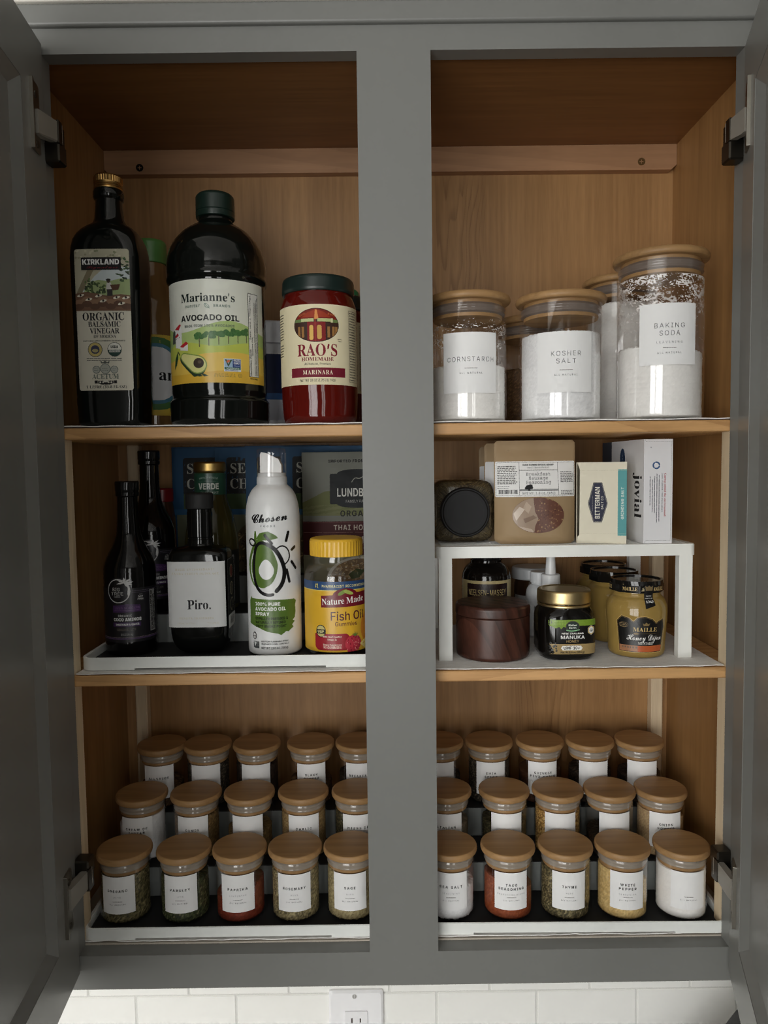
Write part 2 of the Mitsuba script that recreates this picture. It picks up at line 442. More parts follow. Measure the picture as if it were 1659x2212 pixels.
# the tiled wall behind the counter: mortar bed and each tile
shape('wall_back', cuboid(LEFT_X, RIGHT_X, BACK_Y + 0.0022, BACK_Y + 0.1, FLOOR_Z, CEIL_Z), 'm_matte', S(206, 206, 202), False)
tag('wall_back', 'wall of glossy white subway tiles below the cabinet', None, None, 'structure')
TW, TH, GR = 0.1497, 0.0740, 0.0026
_tile = cuboid(-TW / 2 + GR / 2, TW / 2 - GR / 2, 0, 0.006, GR / 2, TH - GR / 2, 0.0012)
_tile_d, _k = None, 0
for row in range(-3, 1):
    z = -0.2455 + row * TH
    for col in range(-4, 5):
        x = 0.0541 + TW / 2 + col * TW - (TW / 2 - 0.0045 if row % 2 == 0 else 0)
        z_top = z + TH
        key = 'wall_back__tile' if _k == 0 else 'wall_back__tile_%03d' % _k
        M = T().translate([x, BACK_Y + 0.0003 * ((row * 7 + col * 3) % 3), z])
        if _k == 0:
            _tile_d = shape(key, _tile, 'm_gloss', S(232, 232, 228), False, tw=M)
        else:
            again(key, _tile_d, M)
        _k += 1

# counter and base cabinets below (they throw daylight up at the doors)
shape('countertop', cuboid(-1.6, 1.6, -0.39, BACK_Y - 0.004, COUNTER_Z - 0.03, COUNTER_Z, 0.003), 'm_satin', S(226, 224, 220), False)
tag('countertop', 'long white stone worktop below the wall cabinet', 'countertop')
shape('base_cabinet__carcass', cuboid(-1.58, 1.58, -0.34, BACK_Y - 0.004, FLOOR_Z, COUNTER_Z - 0.03), 'm_paint', None, False)
tag('base_cabinet', 'grey painted base cabinet under the white worktop', 'cabinet')

# ------------------------------------------------------------------ the wall cabinet
OX, ZT = 0.3625, 0.967                 # half width and height of the framed opening (its sill is z = 0)
WX, YB, FT = 0.3905, 0.257, 0.019      # inner wall, back panel, frame thickness
CAB = 'wall_cabinet'
tag(CAB, 'grey painted wall cabinet with open doors and bare wood inside', 'cabinet')
_f = sbox(-0.40, -0.039, 0.40, 0.9945).difference(unary_union([sbox(-OX, 0, -0.0381, ZT), sbox(0.0381, 0, OX, ZT)]))
shape(CAB + '__face_frame', prism(_f, 'y', 0.0, FT), 'm_paint', None, False)
labels[CAB + '__face_frame'] = {'label': 'grey painted face frame with a wide middle stile'}
_mold = Polygon(rounded([(0.004, 0.9925), (-0.0055, 0.9925), (-0.0065, 1.0135), (0.03, 1.0135), (0.03, 0.9945), (0.004, 0.9945)], {1: 0.0035, 2: 0.002}))
shape(CAB + '__top_moulding', prism(_mold, 'x', -0.42, 0.42), 'm_paint', None, 30)
shape('trim_1', prism(Polygon(rounded([(-0.002, 1.0137), (-0.010, 1.0137), (-0.012, 1.0205), (0.04, 1.0205), (0.04, 1.0137)], {1: 0.002})), 'x', -1.2, 1.2), 'm_matte', S(226, 222, 212), 30)
tag('trim_1', 'white painted trim strip above the cabinet', None, None, 'structure')
shape(CAB + '__side_panel', cuboid(-0.402, -WX, FT, YB, -0.012, 0.99), 'm_panel_side', None, False, uv=(0.21, 0))
shape(CAB + '__side_panel_001', cuboid(WX, 0.402, FT, YB, -0.012, 0.99), 'm_panel_side', None, False, uv=(0.63, 0))
shape(CAB + '__back_panel', cuboid(-WX, WX, YB, YB + 0.005, -0.012, 0.99), 'm_panel', None, False, uv=(0.05, 0))
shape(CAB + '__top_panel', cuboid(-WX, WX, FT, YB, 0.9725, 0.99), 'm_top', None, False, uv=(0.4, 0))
shape(CAB + '__bottom_panel', cuboid(-WX, WX, FT, YB, -0.012, 0.0018), 'm_matte', S(172, 164, 152), False)
# hanging rail along the top of the back, its lower corners clipped, with two screws
_r = Polygon([(-WX + 0.0005, 0.9723), (-WX + 0.0005, 0.947), (-WX + 0.008, 0.9405), (WX - 0.008, 0.9385), (WX - 0.0005, 0.945), (WX - 0.0005, 0.9723)])
shape(CAB + '__hanging_rail', prism(_r, 'y', 0.243, YB), 'm_rail', None, False, uv=(0.33, 0))
labels[CAB + '__hanging_rail'] = {'label': 'pinkish wooden hanging rail with clipped lower corners'}
for i, (x, c) in enumerate(((-0.3415, (46, 40, 34)), (0.3415, (150, 126, 84)))):
    h = Polygon(Point(0, 0).buffer(0.0048, quad_segs=6).exterior.coords).difference(unary_union([sbox(-0.0030, -0.0007, 0.0030, 0.0007), sbox(-0.0007, -0.0030, 0.0007, 0.0030)]))
    m = prism(affinity.translate(h, x, 0.949), 'y', 0.2415, 0.2430)
    shape(CAB + '__hanging_rail__screw' + ('_%03d' % i if i else ''), m, 'm_metal', S(*c), False)
# pale strips in the corners that carry the shelves
k = 0
for za, zb in ((0.0018, 0.2986), (0.3112, 0.5734)):
    for sx in (-1, 1):
        for ya, yb, w in ((FT + 0.001, 0.042, WX - 0.3640), (0.240, YB - 0.0005, 0.0165)):
            o = WX - 0.0002 if ya < 0.1 else WX - (0.018 if sx < 0 else 0.012)
            a, b = sx * o, sx * (o - w)
            if ya < 0.1:      # eased front corner
                prof = Polygon([(min(a, b), ya), (max(a, b), ya), (max(a, b), yb), (min(a, b), yb)]).buffer(-0.002).buffer(0.002, quad_segs=4)
                m = prism(prof, 'z', za, zb)
            else:
                m = cuboid(min(a, b), max(a, b), ya, yb, za, zb, 0.0015)
            shape(CAB + '__support_strip' + ('_%03d' % k if k else ''), m, 'm_strip', None, 20, uv=(0.17 * k, 0))
            k += 1
labels[CAB + '__support_strip'] = {'label': 'pale upright support strip'}
shape(CAB + '__shelf', cuboid(-WX + 0.0006, WX - 0.0006, 0.021, YB - 0.001, 0.5736, 0.5860, 0.0012), 'm_shelf', None, 20, uv=(0.11, 0))
shape(CAB + '__shelf_001', cuboid(-WX + 0.0006, WX - 0.0006, 0.021, YB - 0.001, 0.2989, 0.3110, 0.0012), 'm_shelf', None, 20, uv=(0.57, 0))

def liner(key, x0, x1, y0, y1, z, seed, lab):
    """ribbed shelf liner, cut by hand: ragged front edge, slightly wavy"""
    rng = np.random.RandomState(seed)
    nx, ny = 260, 24
    xs, ys = np.linspace(x0, x1, nx), np.linspace(0, 1, ny)
    front = y0 + np.interp(xs, np.linspace(x0, x1, 90), rng.uniform(-0.0006, 0.0012, 90))
    lift = 0.0004 + 0.0008 * np.abs(np.sin(xs * 60 + seed) * np.sin(xs * 23)) * np.array([1.0] * nx)
    X = np.tile(xs[:, None], (1, ny))
    Y = front[:, None] + (y1 - front[:, None]) * ys[None]
    Z = z + 0.0004 + (lift[:, None]) * (1 - ys[None]) ** 8
    top = np.stack([X, Y, Z + 0.0011], -1).reshape(-1, 3)
    bot = np.stack([X, Y, Z], -1).reshape(-1, 3)
    i, j = np.meshgrid(np.arange(nx - 1), np.arange(ny - 1), indexing='ij')
    q = np.stack([i * ny + j, (i + 1) * ny + j, (i + 1) * ny + j + 1, i * ny + j + 1], -1).reshape(-1, 4)
    f = np.vstack([q[:, [0, 1, 2]], q[:, [0, 2, 3]]])
    n = nx * ny
    e = np.arange(nx - 1) * ny
    side = np.vstack([np.stack([e, e + n, e + ny + n], 1), np.stack([e, e + ny + n, e + ny], 1)])
    m = trimesh.Trimesh(np.vstack([top, bot]), np.vstack([f, f[:, ::-1] + n, side]), process=False)
    shape(key, m, 'm_liner', None, 40)
    tag(key, lab, 'shelf liner')
liner('shelf_liner', -0.388, 0.388, 0.0205, 0.254, 0.5860, 1, 'white ribbed shelf liner under the tall bottles and big storage jars')
liner('shelf_liner_001', -0.362, 0.362, 0.0225, 0.250, 0.3110, 2, 'white ribbed shelf liner on the middle shelf under the metal rack')
liner('shelf_liner_002', -0.372, 0.372, 0.0200, 0.250, 0.0018, 3, 'white ribbed shelf liner on the cabinet bottom under the spice racks')

# the doors: frame and panel, seen from the inside; local u runs from the hinge edge outwards, n away from the viewer's side
def door(name, side, hx, hy, ang, z0, z1, W=0.366):
    th, rec, st = 0.019, 0.0075, 0.0615
    e = np.array([-side * math.cos(math.radians(ang)), -math.sin(math.radians(ang)), 0])
    nn = np.array([side * math.sin(math.radians(ang)), -math.cos(math.radians(ang)), 0])   # to the outer face
    M = np.eye(4)
    M[:3, 0], M[:3, 1], M[:3, 2], M[:3, 3] = e, nn, [0, 0, 1], [hx, hy, 0]
    def put(key, m, mat, color=None, sm=False):
        m = m.copy(); m.apply_transform(M)
        if side < 0:
            pass
        if np.linalg.det(M[:3, :3]) < 0 and m.volume < 0:
            m.invert()
        shape(key, m, mat, color, sm)
    key = CAB + '__' + name
    outer = sbox(0, z0, W, z1)
    inner = sbox(st, z0 + st, W - st, z1 - st)
    fr = prism(outer.difference(inner), 'y', 0.0, th)
    put(key, fr, 'm_paint')
    # bevelled inner edge running down to the flat panel
    bw = 0.013
    def ringq(a, ya, b, yb):
        (ax0, az0, ax1, az1), (bx0, bz0, bx1, bz1) = a, b
        A = [(ax0, ya, az0), (ax1, ya, az0), (ax1, ya, az1), (ax0, ya, az1)]
        B = [(bx0, yb, bz0), (bx1, yb, bz0), (bx1, yb, bz1), (bx0, yb, bz1)]
        v = np.array(A + B)
        f = []
        for i in range(4):
            j = (i + 1) % 4
            f += [(i, j, 4 + j), (i, 4 + j, 4 + i)]
        return v, np.array(f)
    v, f = ringq(inner.bounds, 0.0005, (st + bw, z0 + st + bw, W - st - bw, z1 - st - bw), rec)
    bev = trimesh.Trimesh(v, f, process=False)
    put(key + '__panel_moulding', bev, 'm_paint')
    put(key + '__panel', cuboid(st + 0.0005, W - st - 0.0005, rec, th - 0.004, z0 + st + 0.0005, z1 - st - 0.0005), 'm_paint')
    return M
labels[CAB + '__door'] = {'label': 'left door, opened towards the viewer'}
labels[CAB + '__door_001'] = {'label': 'right door, opened towards the viewer'}
ML = door('door', -1, -0.3600, -0.004, 84.0, -0.017, 0.975)
MR = door('door_001', 1, 0.3605, -0.004, 72.5, -0.024, 0.965)

# concealed hinges: plate on the door, bright arm, dark clip at the frame
def hinge(name, side, M, zc, up):
    key = CAB + '__' + name
    def put(k, m, col, mat='m_metal', sm=30):
        m = m.copy(); m.apply_transform(M)
        if m.volume < 0:
            m.invert()
        shape(k, m, mat, col, sm)
    plate = prism(rrect(0.018, zc - 0.034, 0.0395, zc + 0.034, 0.004), 'y', -0.0015, 0.0)
    lip = prism(rrect(0.0375, zc - 0.034, 0.0405, zc + 0.034, 0.001), 'y', -0.0035, 0.0)
    put(key, cat(plate, lip), S(150, 146, 136))
    for i, dz in enumerate((-0.026, 0.022)):
        s = trimesh.creation.cylinder(0.0035, 0.0012, sections=16)
        s.apply_transform(trimesh.transformations.rotation_matrix(math.pi / 2, [1, 0, 0])); s.apply_translation([0.028, -0.0019, zc + dz])
        put(key + '__screw' + ('_%03d' % i if i else ''), s, S(120, 116, 108))
    za = zc - 0.006 * up
    # arm: from the plate to the clip inside the opening (world axes)
    P0 = (M @ np.array([0.030, -0.002, za, 1]))[:3]
    tip = np.array([side * 0.3485, 0.001, za + (0.004 if up > 0 else 0.004)])
    pts = []
    for q, w, h in ((P0, 0.004, 0.0115), (tip, 0.0035, 0.0095)):
        for sx in (-1, 1):
            for sz in (-1, 1):
                pts.append(q + [sx * w, -0.004 if q is P0 else -0.005, sz * h])
                pts.append(q + [sx * w, 0.003, sz * h])
    arm = trimesh.convex.convex_hull(np.array(pts))
    shape(key + '__arm', arm, 'm_satin', S(130, 126, 118), False)
    edge = cuboid(*sorted((side * 0.3442, side * 0.3466)), -0.0075, 0.001, za - 0.008, za + 0.015, 0.0004)
    zc0, zc1 = (za - 0.026, za - 0.006) if up > 0 else (za + 0.006, za + 0.024)
    clip = cat(edge, cuboid(*sorted((side * 0.3452, side * 0.3622)), -0.006, 0.013, zc0, zc1, 0.0016), cuboid(*sorted((side * 0.3455, side * 0.3618)), -0.003, 0.010, za - 0.012, za + 0.012, 0.001))
    shape(key + '__clip', clip, 'm_metal', S(74, 70, 64), False)
    labels[key + '__arm'] = {'label': 'bright brushed arm'}
hinge('hinge', -1, ML, 0.890, 1)
hinge('hinge_001', 1, MR, 0.884, 1)
hinge('hinge_002', -1, ML, 0.082, -1)
hinge('hinge_003', 1, MR, 0.082, -1)
labels[CAB + '__hinge'] = {'label': 'upper left concealed hinge'}
labels[CAB + '__hinge_001'] = {'label': 'upper right concealed hinge'}
labels[CAB + '__hinge_002'] = {'label': 'lower left concealed hinge'}
labels[CAB + '__hinge_003'] = {'label': 'lower right concealed hinge'}

# socket under the cabinet
SX, SZ = -0.0665, -0.3015
pl = loft([(0.0, 0.0405, 0.064, 30), (0.0035, 0.0405, 0.064, 30), (0.0062, 0.0375, 0.061, 20)], 80)
def _up(m, y):
    m = m.copy(); v = np.array(m.vertices)
    m.vertices = np.column_stack([v[:, 0] + SX, y - v[:, 2], v[:, 1] + SZ])
    return m
shape('wall_socket__cover_plate', _up(pl, BACK_Y - 0.0002), 'm_satin', S(228, 228, 230), 25)
YO = BACK_Y - 0.0064
ins = rrect(-0.0168, -0.034, 0.0168, 0.034, 0.0015)
holes = []
for s, zz in ((1, 0.0195), (-1, -0.0195)):
    holes += [sbox(-0.0075, zz - 0.0035, -0.0052, zz + 0.0045), sbox(0.0052, zz - 0.0030, 0.0072, zz + 0.0040), affinity.scale(Point(0, zz - 0.0085).buffer(0.0026), 1.1, 1)]
shape('wall_socket__receptacle', prism(affinity.translate(ins.difference(unary_union(holes)), SX, SZ), 'y', YO - 0.0022, YO), 'm_satin', S(224, 224, 226), False)
shape('wall_socket__receptacle__slot', prism(affinity.translate(ins.buffer(-0.001), SX, SZ), 'y', YO - 0.0005, YO + 0.0001), 'm_matte', S(92, 86, 84), False)
shape('wall_socket__receptacle__button', prism(affinity.translate(rrect(-0.008, -0.0055, 0.008, 0.0045, 0.001), SX, SZ), 'y', YO - 0.0032, YO - 0.0021), 'm_satin', S(222, 222, 224), False)
sc = Point(0, 0).buffer(0.0032).difference(sbox(-0.0005, -0.003, 0.0005, 0.003))
for i, dz in enumerate((0.0565, -0.0565)):
    shape('wall_socket__screw' + ('_%03d' % i if i else ''), prism(affinity.translate(sc, SX - 0.0022, SZ + dz), 'y', BACK_Y - 0.0075, BACK_Y - 0.0060), 'm_metal', S(190, 190, 188), False)
tag('wall_socket', 'white wall socket on the tiles under the cabinet', 'socket')

# dark slanted block on the counter at the right edge of the picture
kb = trimesh.convex.convex_hull(np.array([[x, y, z] for y in (-0.045, 0.045) for x, z in ((0.0, 0.0), (0.15, 0.0), (0.30, 0.205), (0.205, 0.272), (0.196, 0.268))]))
kb.apply_translation([0.251, 0.105, COUNTER_Z])
shape('knife_block__body', kb, 'm_satin', S(24, 23, 23), False)
for i in range(3):
    hdl = cuboid(-0.012, 0.012, -0.008, 0.008, 0, 0.06, 0.003)
    R_ = trimesh.transformations.rotation_matrix(math.radians(26), [0, 1, 0]); hdl.apply_transform(R_)
    hdl.apply_translation([0.251 + 0.254, 0.105 + (i - 1) * 0.027, COUNTER_Z + 0.236])
    shape('knife_block__handle' + ('_%03d' % i if i else ''), hdl, 'm_satin', S(20, 20, 20), False)
tag('knife_block', 'black slanted block on the worktop, its edge cut by the right door', 'knife block')

# ------------------------------------------------------------------ stepped racks (tray with rim, dark mat, two raised steps)
RACK_W, MAT = S(222, 224, 220), S(34, 35, 36)
def rack(key, x0, x1, y0, y1, z0, rim, mat, steps, lab, tw=None, group=None):
    out = rrect(x0, y0, x1, y1, 0.014)
    inn = rrect(x0 + 0.0042, y0 + 0.0024, x1 - 0.0042, y1 - 0.006, 0.010)
    feet = unary_union([sbox(x0, y0, x0 + 0.062, y1), sbox(x1 - 0.062, y0, x1, y1)])
    m = cat(prism(out.difference(inn), 'z', z0 + 0.0022, rim), prism(out.intersection(feet), 'z', z0, z0 + 0.0024), prism(out, 'z', z0 + 0.0022, mat - 0.0012))
    cap = prism(out.buffer(-0.0006).difference(inn.buffer(0.0006)), 'z', rim - 0.0002, rim + 0.0004)
    shape(key + '__tray', cat(m, cap), 'm_satin', RACK_W, 35, tw=tw)
    shape(key + '__mat', prism(inn.buffer(-0.0006), 'z', mat - 0.0011, mat), 'm_matte', MAT, False, tw=tw)
    for i, (ya, yb, z) in enumerate(steps):
        a, b = x0 + 0.009, x1 - 0.009
        st = cat(cuboid(a, b, ya, ya + 0.0025, mat, z - 0.001, 0.0005), cuboid(a, b, ya, yb, z - 0.0035, z - 0.0012), cuboid(a, a + 0.002, ya + 0.0025, yb, mat, z - 0.0035), cuboid(b - 0.002, b, ya + 0.0025, yb, mat, z - 0.0035))
        shape(key + '__step' + ('_%03d' % i if i else ''), st, 'm_satin', S(128, 132, 130), False, tw=tw)
        shape(key + ('__step_%03d' % i if i else '__step') + '__mat', cuboid(a, b, ya - 0.0012, yb, z - 0.0012, z, 0.0004), 'm_matte', MAT, False, tw=tw)
    tag(key, lab, 'spice rack', group)
rack('stepped_rack', -0.3680, -0.020, 0.0205, 0.236, 0.0043, 0.0178, 0.0088, [(0.0985, 0.1620, 0.0475), (0.1630, 0.2270, 0.0863)], 'white stepped rack with dark mats carrying the spice jars left of the middle stile')
YAW = -0.75
TWR = T().translate([0.2, 0.0, 0]).rotate([0, 0, 1], YAW).translate([-0.2, -0.0008, 0])
rack('stepped_rack_001', 0.018, 0.3720, 0.0205, 0.2330, 0.0043, 0.0176, 0.0088, [(0.0985, 0.1615, 0.0475), (0.1625, 0.2270, 0.0863)], 'white stepped rack with dark mats carrying the spice jars right of the middle stile', TWR)
rack('stepped_rack_002', -0.3625, -0.022, 0.0332, 0.2535, 0.3137, 0.3278, 0.3198, [(0.1370, 0.2025, 0.3572), (0.2035, 0.2430, 0.3955)], 'white stepped rack with a dark mat under the dark bottles on the middle shelf')

# ------------------------------------------------------------------ spice jars: glass, bamboo lid with plug and seal, contents, paper label
JR = 0.0291
_jar = lathe(rounded([(0, 0.0008), (0.0262, 0.0004), (JR, 0.0036), (JR, 0.0710), (JR - 0.0008, 0.0724)], {1: 0.002, 2: 0.004, 3: 0.001}), 64)
_lid = lathe(rounded([(0, 0.0738), (0.0316, 0.0738), (0.0326, 0.0772), (0.0316, 0.0815), (0, 0.0817)], {1: 0.0010, 2: 0.0024, 3: 0.0016}), 64)
_plug = lathe(rounded([(0, 0.0585), (0.0262, 0.0585), (0.0266, 0.0600), (0.0266, 0.0740)], {1: 0.001}), 56)
_seal = lathe(rounded([(0.0266, 0.0628), (0.0282, 0.0638), (0.0276, 0.0664), (0.0284, 0.0688), (0.0276, 0.0706), (0.0266, 0.0714)], 0.001), 56)
_proto = {}

def grains(r, h, cols, seed, nphi=110, rough=0.0003, tilt=0.0, tiltdir=0.0, dome=0.002, stretch=1.0, z0=0.0026, vary=0.12):
    """a filling: column with a rough top; cols = [(linear colour, share)], picked per grain"""
    rng = np.random.RandomState(seed)
    nz = max(6, int(h / (2 * math.pi * r / nphi) / stretch))
    ph = np.arange(nphi) * 2 * math.pi / nphi
    rows = [(r * 0.6, 0.0), (r, 0.0012)] + [(r, 0.0012 + (h - 0.0012) * (i + 1) / nz) for i in range(nz)] + [(r * q, h) for q in (0.86, 0.7, 0.52, 0.34, 0.16)]
    V = []
    for i, (rr, zz) in enumerate(rows):
        jr = rng.uniform(-rough, 0, nphi)
        jz = rng.uniform(-rough, rough, nphi) * (2.2 if i >= nz + 1 else 1)
        x, y = (rr + jr) * np.cos(ph + rng.uniform(-1, 1) * 0.02), (rr + jr) * np.sin(ph)
        frac = zz / h
        z = zz + jz + frac * (tilt * (x * math.cos(tiltdir) + y * math.sin(tiltdir)) + dome * (1 - (rr / r) ** 2) * (i >= nz + 1))
        V.append(np.stack([x, y, z + z0], 1))
    V = np.vstack(V)
    k = len(rows)
    i = np.arange(nphi); j = (i + 1) % nphi
    F = []
    for s in range(k - 1):
        F += [np.stack([s * nphi + i, s * nphi + j, (s + 1) * nphi + j], 1), np.stack([s * nphi + i, (s + 1) * nphi + j, (s + 1) * nphi + i], 1)]
    V = np.vstack([V, [[0, 0, V[-nphi:, 2].mean()]], [[0, 0, z0]]])
    F += [np.stack([(k - 1) * nphi + i, (k - 1) * nphi + j, np.full(nphi, k * nphi)], 1), np.stack([j, i, np.full(nphi, k * nphi + 1)], 1)]
    share = np.array([c[1] for c in cols], float)
    pick = rng.choice(len(cols), len(V), p=share / share.sum())
    C = np.array([c[0] for c in cols])[pick] * rng.uniform(1 - vary, 1 + vary, (len(V), 1))
    return trimesh.Trimesh(V, np.vstack(F), process=False), C

def mixc(*a):
    return [(S(*c), w) for c, w in a]
FILL = {
    'oregano': mixc(((94, 88, 58), 4), ((122, 112, 78), 3), ((62, 57, 38), 3), ((146, 134, 98), 1)),
    'parsley': mixc(((60, 66, 42), 4), ((82, 88, 56), 3), ((42, 46, 31), 3), ((126, 122, 90), 0.6)),
    'paprika': mixc(((112, 44, 26), 4), ((100, 38, 22), 4), ((124, 52, 31), 2)),
    'rosemary': mixc(((126, 114, 82), 4), ((156, 143, 106), 3), ((84, 76, 53), 3)),
    'sage': mixc(((146, 132, 96), 4), ((164, 150, 112), 3), ((120, 108, 76), 2)),
    'salt': mixc(((222, 222, 222), 5), ((216, 216, 216), 2), ((228, 228, 228), 2)),
    'taco': mixc(((134, 66, 36), 4), ((122, 58, 31), 4), ((148, 80, 46), 1)),
    'thyme': mixc(((92, 84, 58), 4), ((130, 118, 84), 2), ((62, 56, 38), 4), ((158, 146, 110), 0.8)),
    'pepper': mixc(((196, 168, 112), 4), ((184, 154, 98), 3), ((208, 182, 128), 2)),
    'powder': mixc(((226, 224, 220), 5), ((223, 221, 217), 3)),
    'cumin': mixc(((108, 86, 52), 4), ((90, 70, 42), 3), ((128, 102, 64), 1)),
    'brown': mixc(((92, 66, 42), 4), ((70, 50, 32), 4), ((120, 92, 60), 1)),
    'garlic': mixc(((150, 124, 82), 4), ((134, 108, 70), 3), ((170, 144, 100), 1)),
    'dark': mixc(((38, 30, 24), 5), ((54, 42, 32), 3), ((26, 20, 17), 3)),
    'herbs': mixc(((62, 58, 38), 4), ((86, 78, 50), 2), ((42, 40, 28), 4)),
    'italian': mixc(((112, 98, 78), 4), ((96, 84, 66), 3)),
    'granule': mixc(((152, 116, 62), 4), ((190, 150, 88), 3), ((112, 82, 42), 3), ((222, 190, 130), 1)),
    'onion': mixc(((168, 142, 106), 4), ((154, 128, 94), 3), ((182, 158, 120), 1)),
    'seeds': mixc(((40, 36, 30), 5), ((70, 62, 50), 2), ((104, 92, 74), 0.8)),
    'five': mixc(((74, 44, 26), 4), ((60, 36, 22), 4)),
}

def spice_label(title, sub):
    p = Print()
    w, h = 0.0405, 0.0445
    p.rect(-w / 2, 0, w / 2, h, PAPER, 0)
    lines = title.split('/')
    y = 0.0262 if len(lines) == 1 else 0.0285
    if title:
        for ln in lines:
            p.text(ln, 0, y, 0.0029, BLACK, 'bold', track=0.32, width=min(0.0345, 0.0030 * (len(ln) * 1.13)))
            y -= 0.0048
        y = 0.0194 if len(lines) == 1 else 0.0178
        p.text(sub, 0, y, 0.0014, S(70, 70, 70), 'sans', track=0.75)
    p.rect(-0.0055, 0.0150, 0.0055, 0.0154, INK, 3)
    p.text('ALL NATURAL', 0, 0.0108, 0.0014, S(60, 60, 60), 'med', track=0.42)
    return p

def spice_jar(i, x, y, z, title, sub, fill, level, lab, az=0.0, tilt=0.0, tdir=0.0, wood_seed=0.0):
    key = 'spice_jar' if i == 0 else 'spice_jar_%03d' % i
    M = T().translate([x, y, z + 0.0002])
    for part, mesh, mat, col, uv in (('glass', _jar, 'm_glass', None, None), ('lid', _lid, 'm_lid', None, (0.3, 0)), ('lid__plug', _plug, 'm_lid', None, (0.7, 0)), ('lid__seal', _seal, 'm_gloss', S(146, 136, 124), None)):
        tw = M.rotate([0, 0, 1], (i * 47) % 180) if part.startswith('lid') else M
        if part not in _proto:
            _proto[part] = shape(key + '__' + part, mesh, mat, col, 35, tw=tw, uv=uv)
        else:
            again(key + '__' + part, _proto[part], tw)
    h = 0.0655 * level
    m, c = grains(JR - 0.0016, min(h, 0.0555 if abs(tilt) < 0.05 else 0.050), FILL[fill], 100 + i, tilt=tilt, tiltdir=tdir, vary=0.02 if fill in ('salt', 'powder') else 0.12, rough=0.00002 if fill == 'powder' else 0.0001 if fill in ('paprika', 'taco', 'pepper', 'powder', 'onion', 'garlic', 'five') else 0.0006)
    v = np.array(m.vertices)
    v[:, 2] = np.minimum(v[:, 2], 0.0582)
    shape(key + '__contents', (v, m.faces), 'm_matte', c, True, tw=M)
    printed(key + '__paper_label', spice_label(title, sub), on_cyl(x, y, z + 0.0157, JR + 0.0001, az), step=0.0025)
    tag(key, lab, 'spice jar', 'glass spice jars with wooden lids')

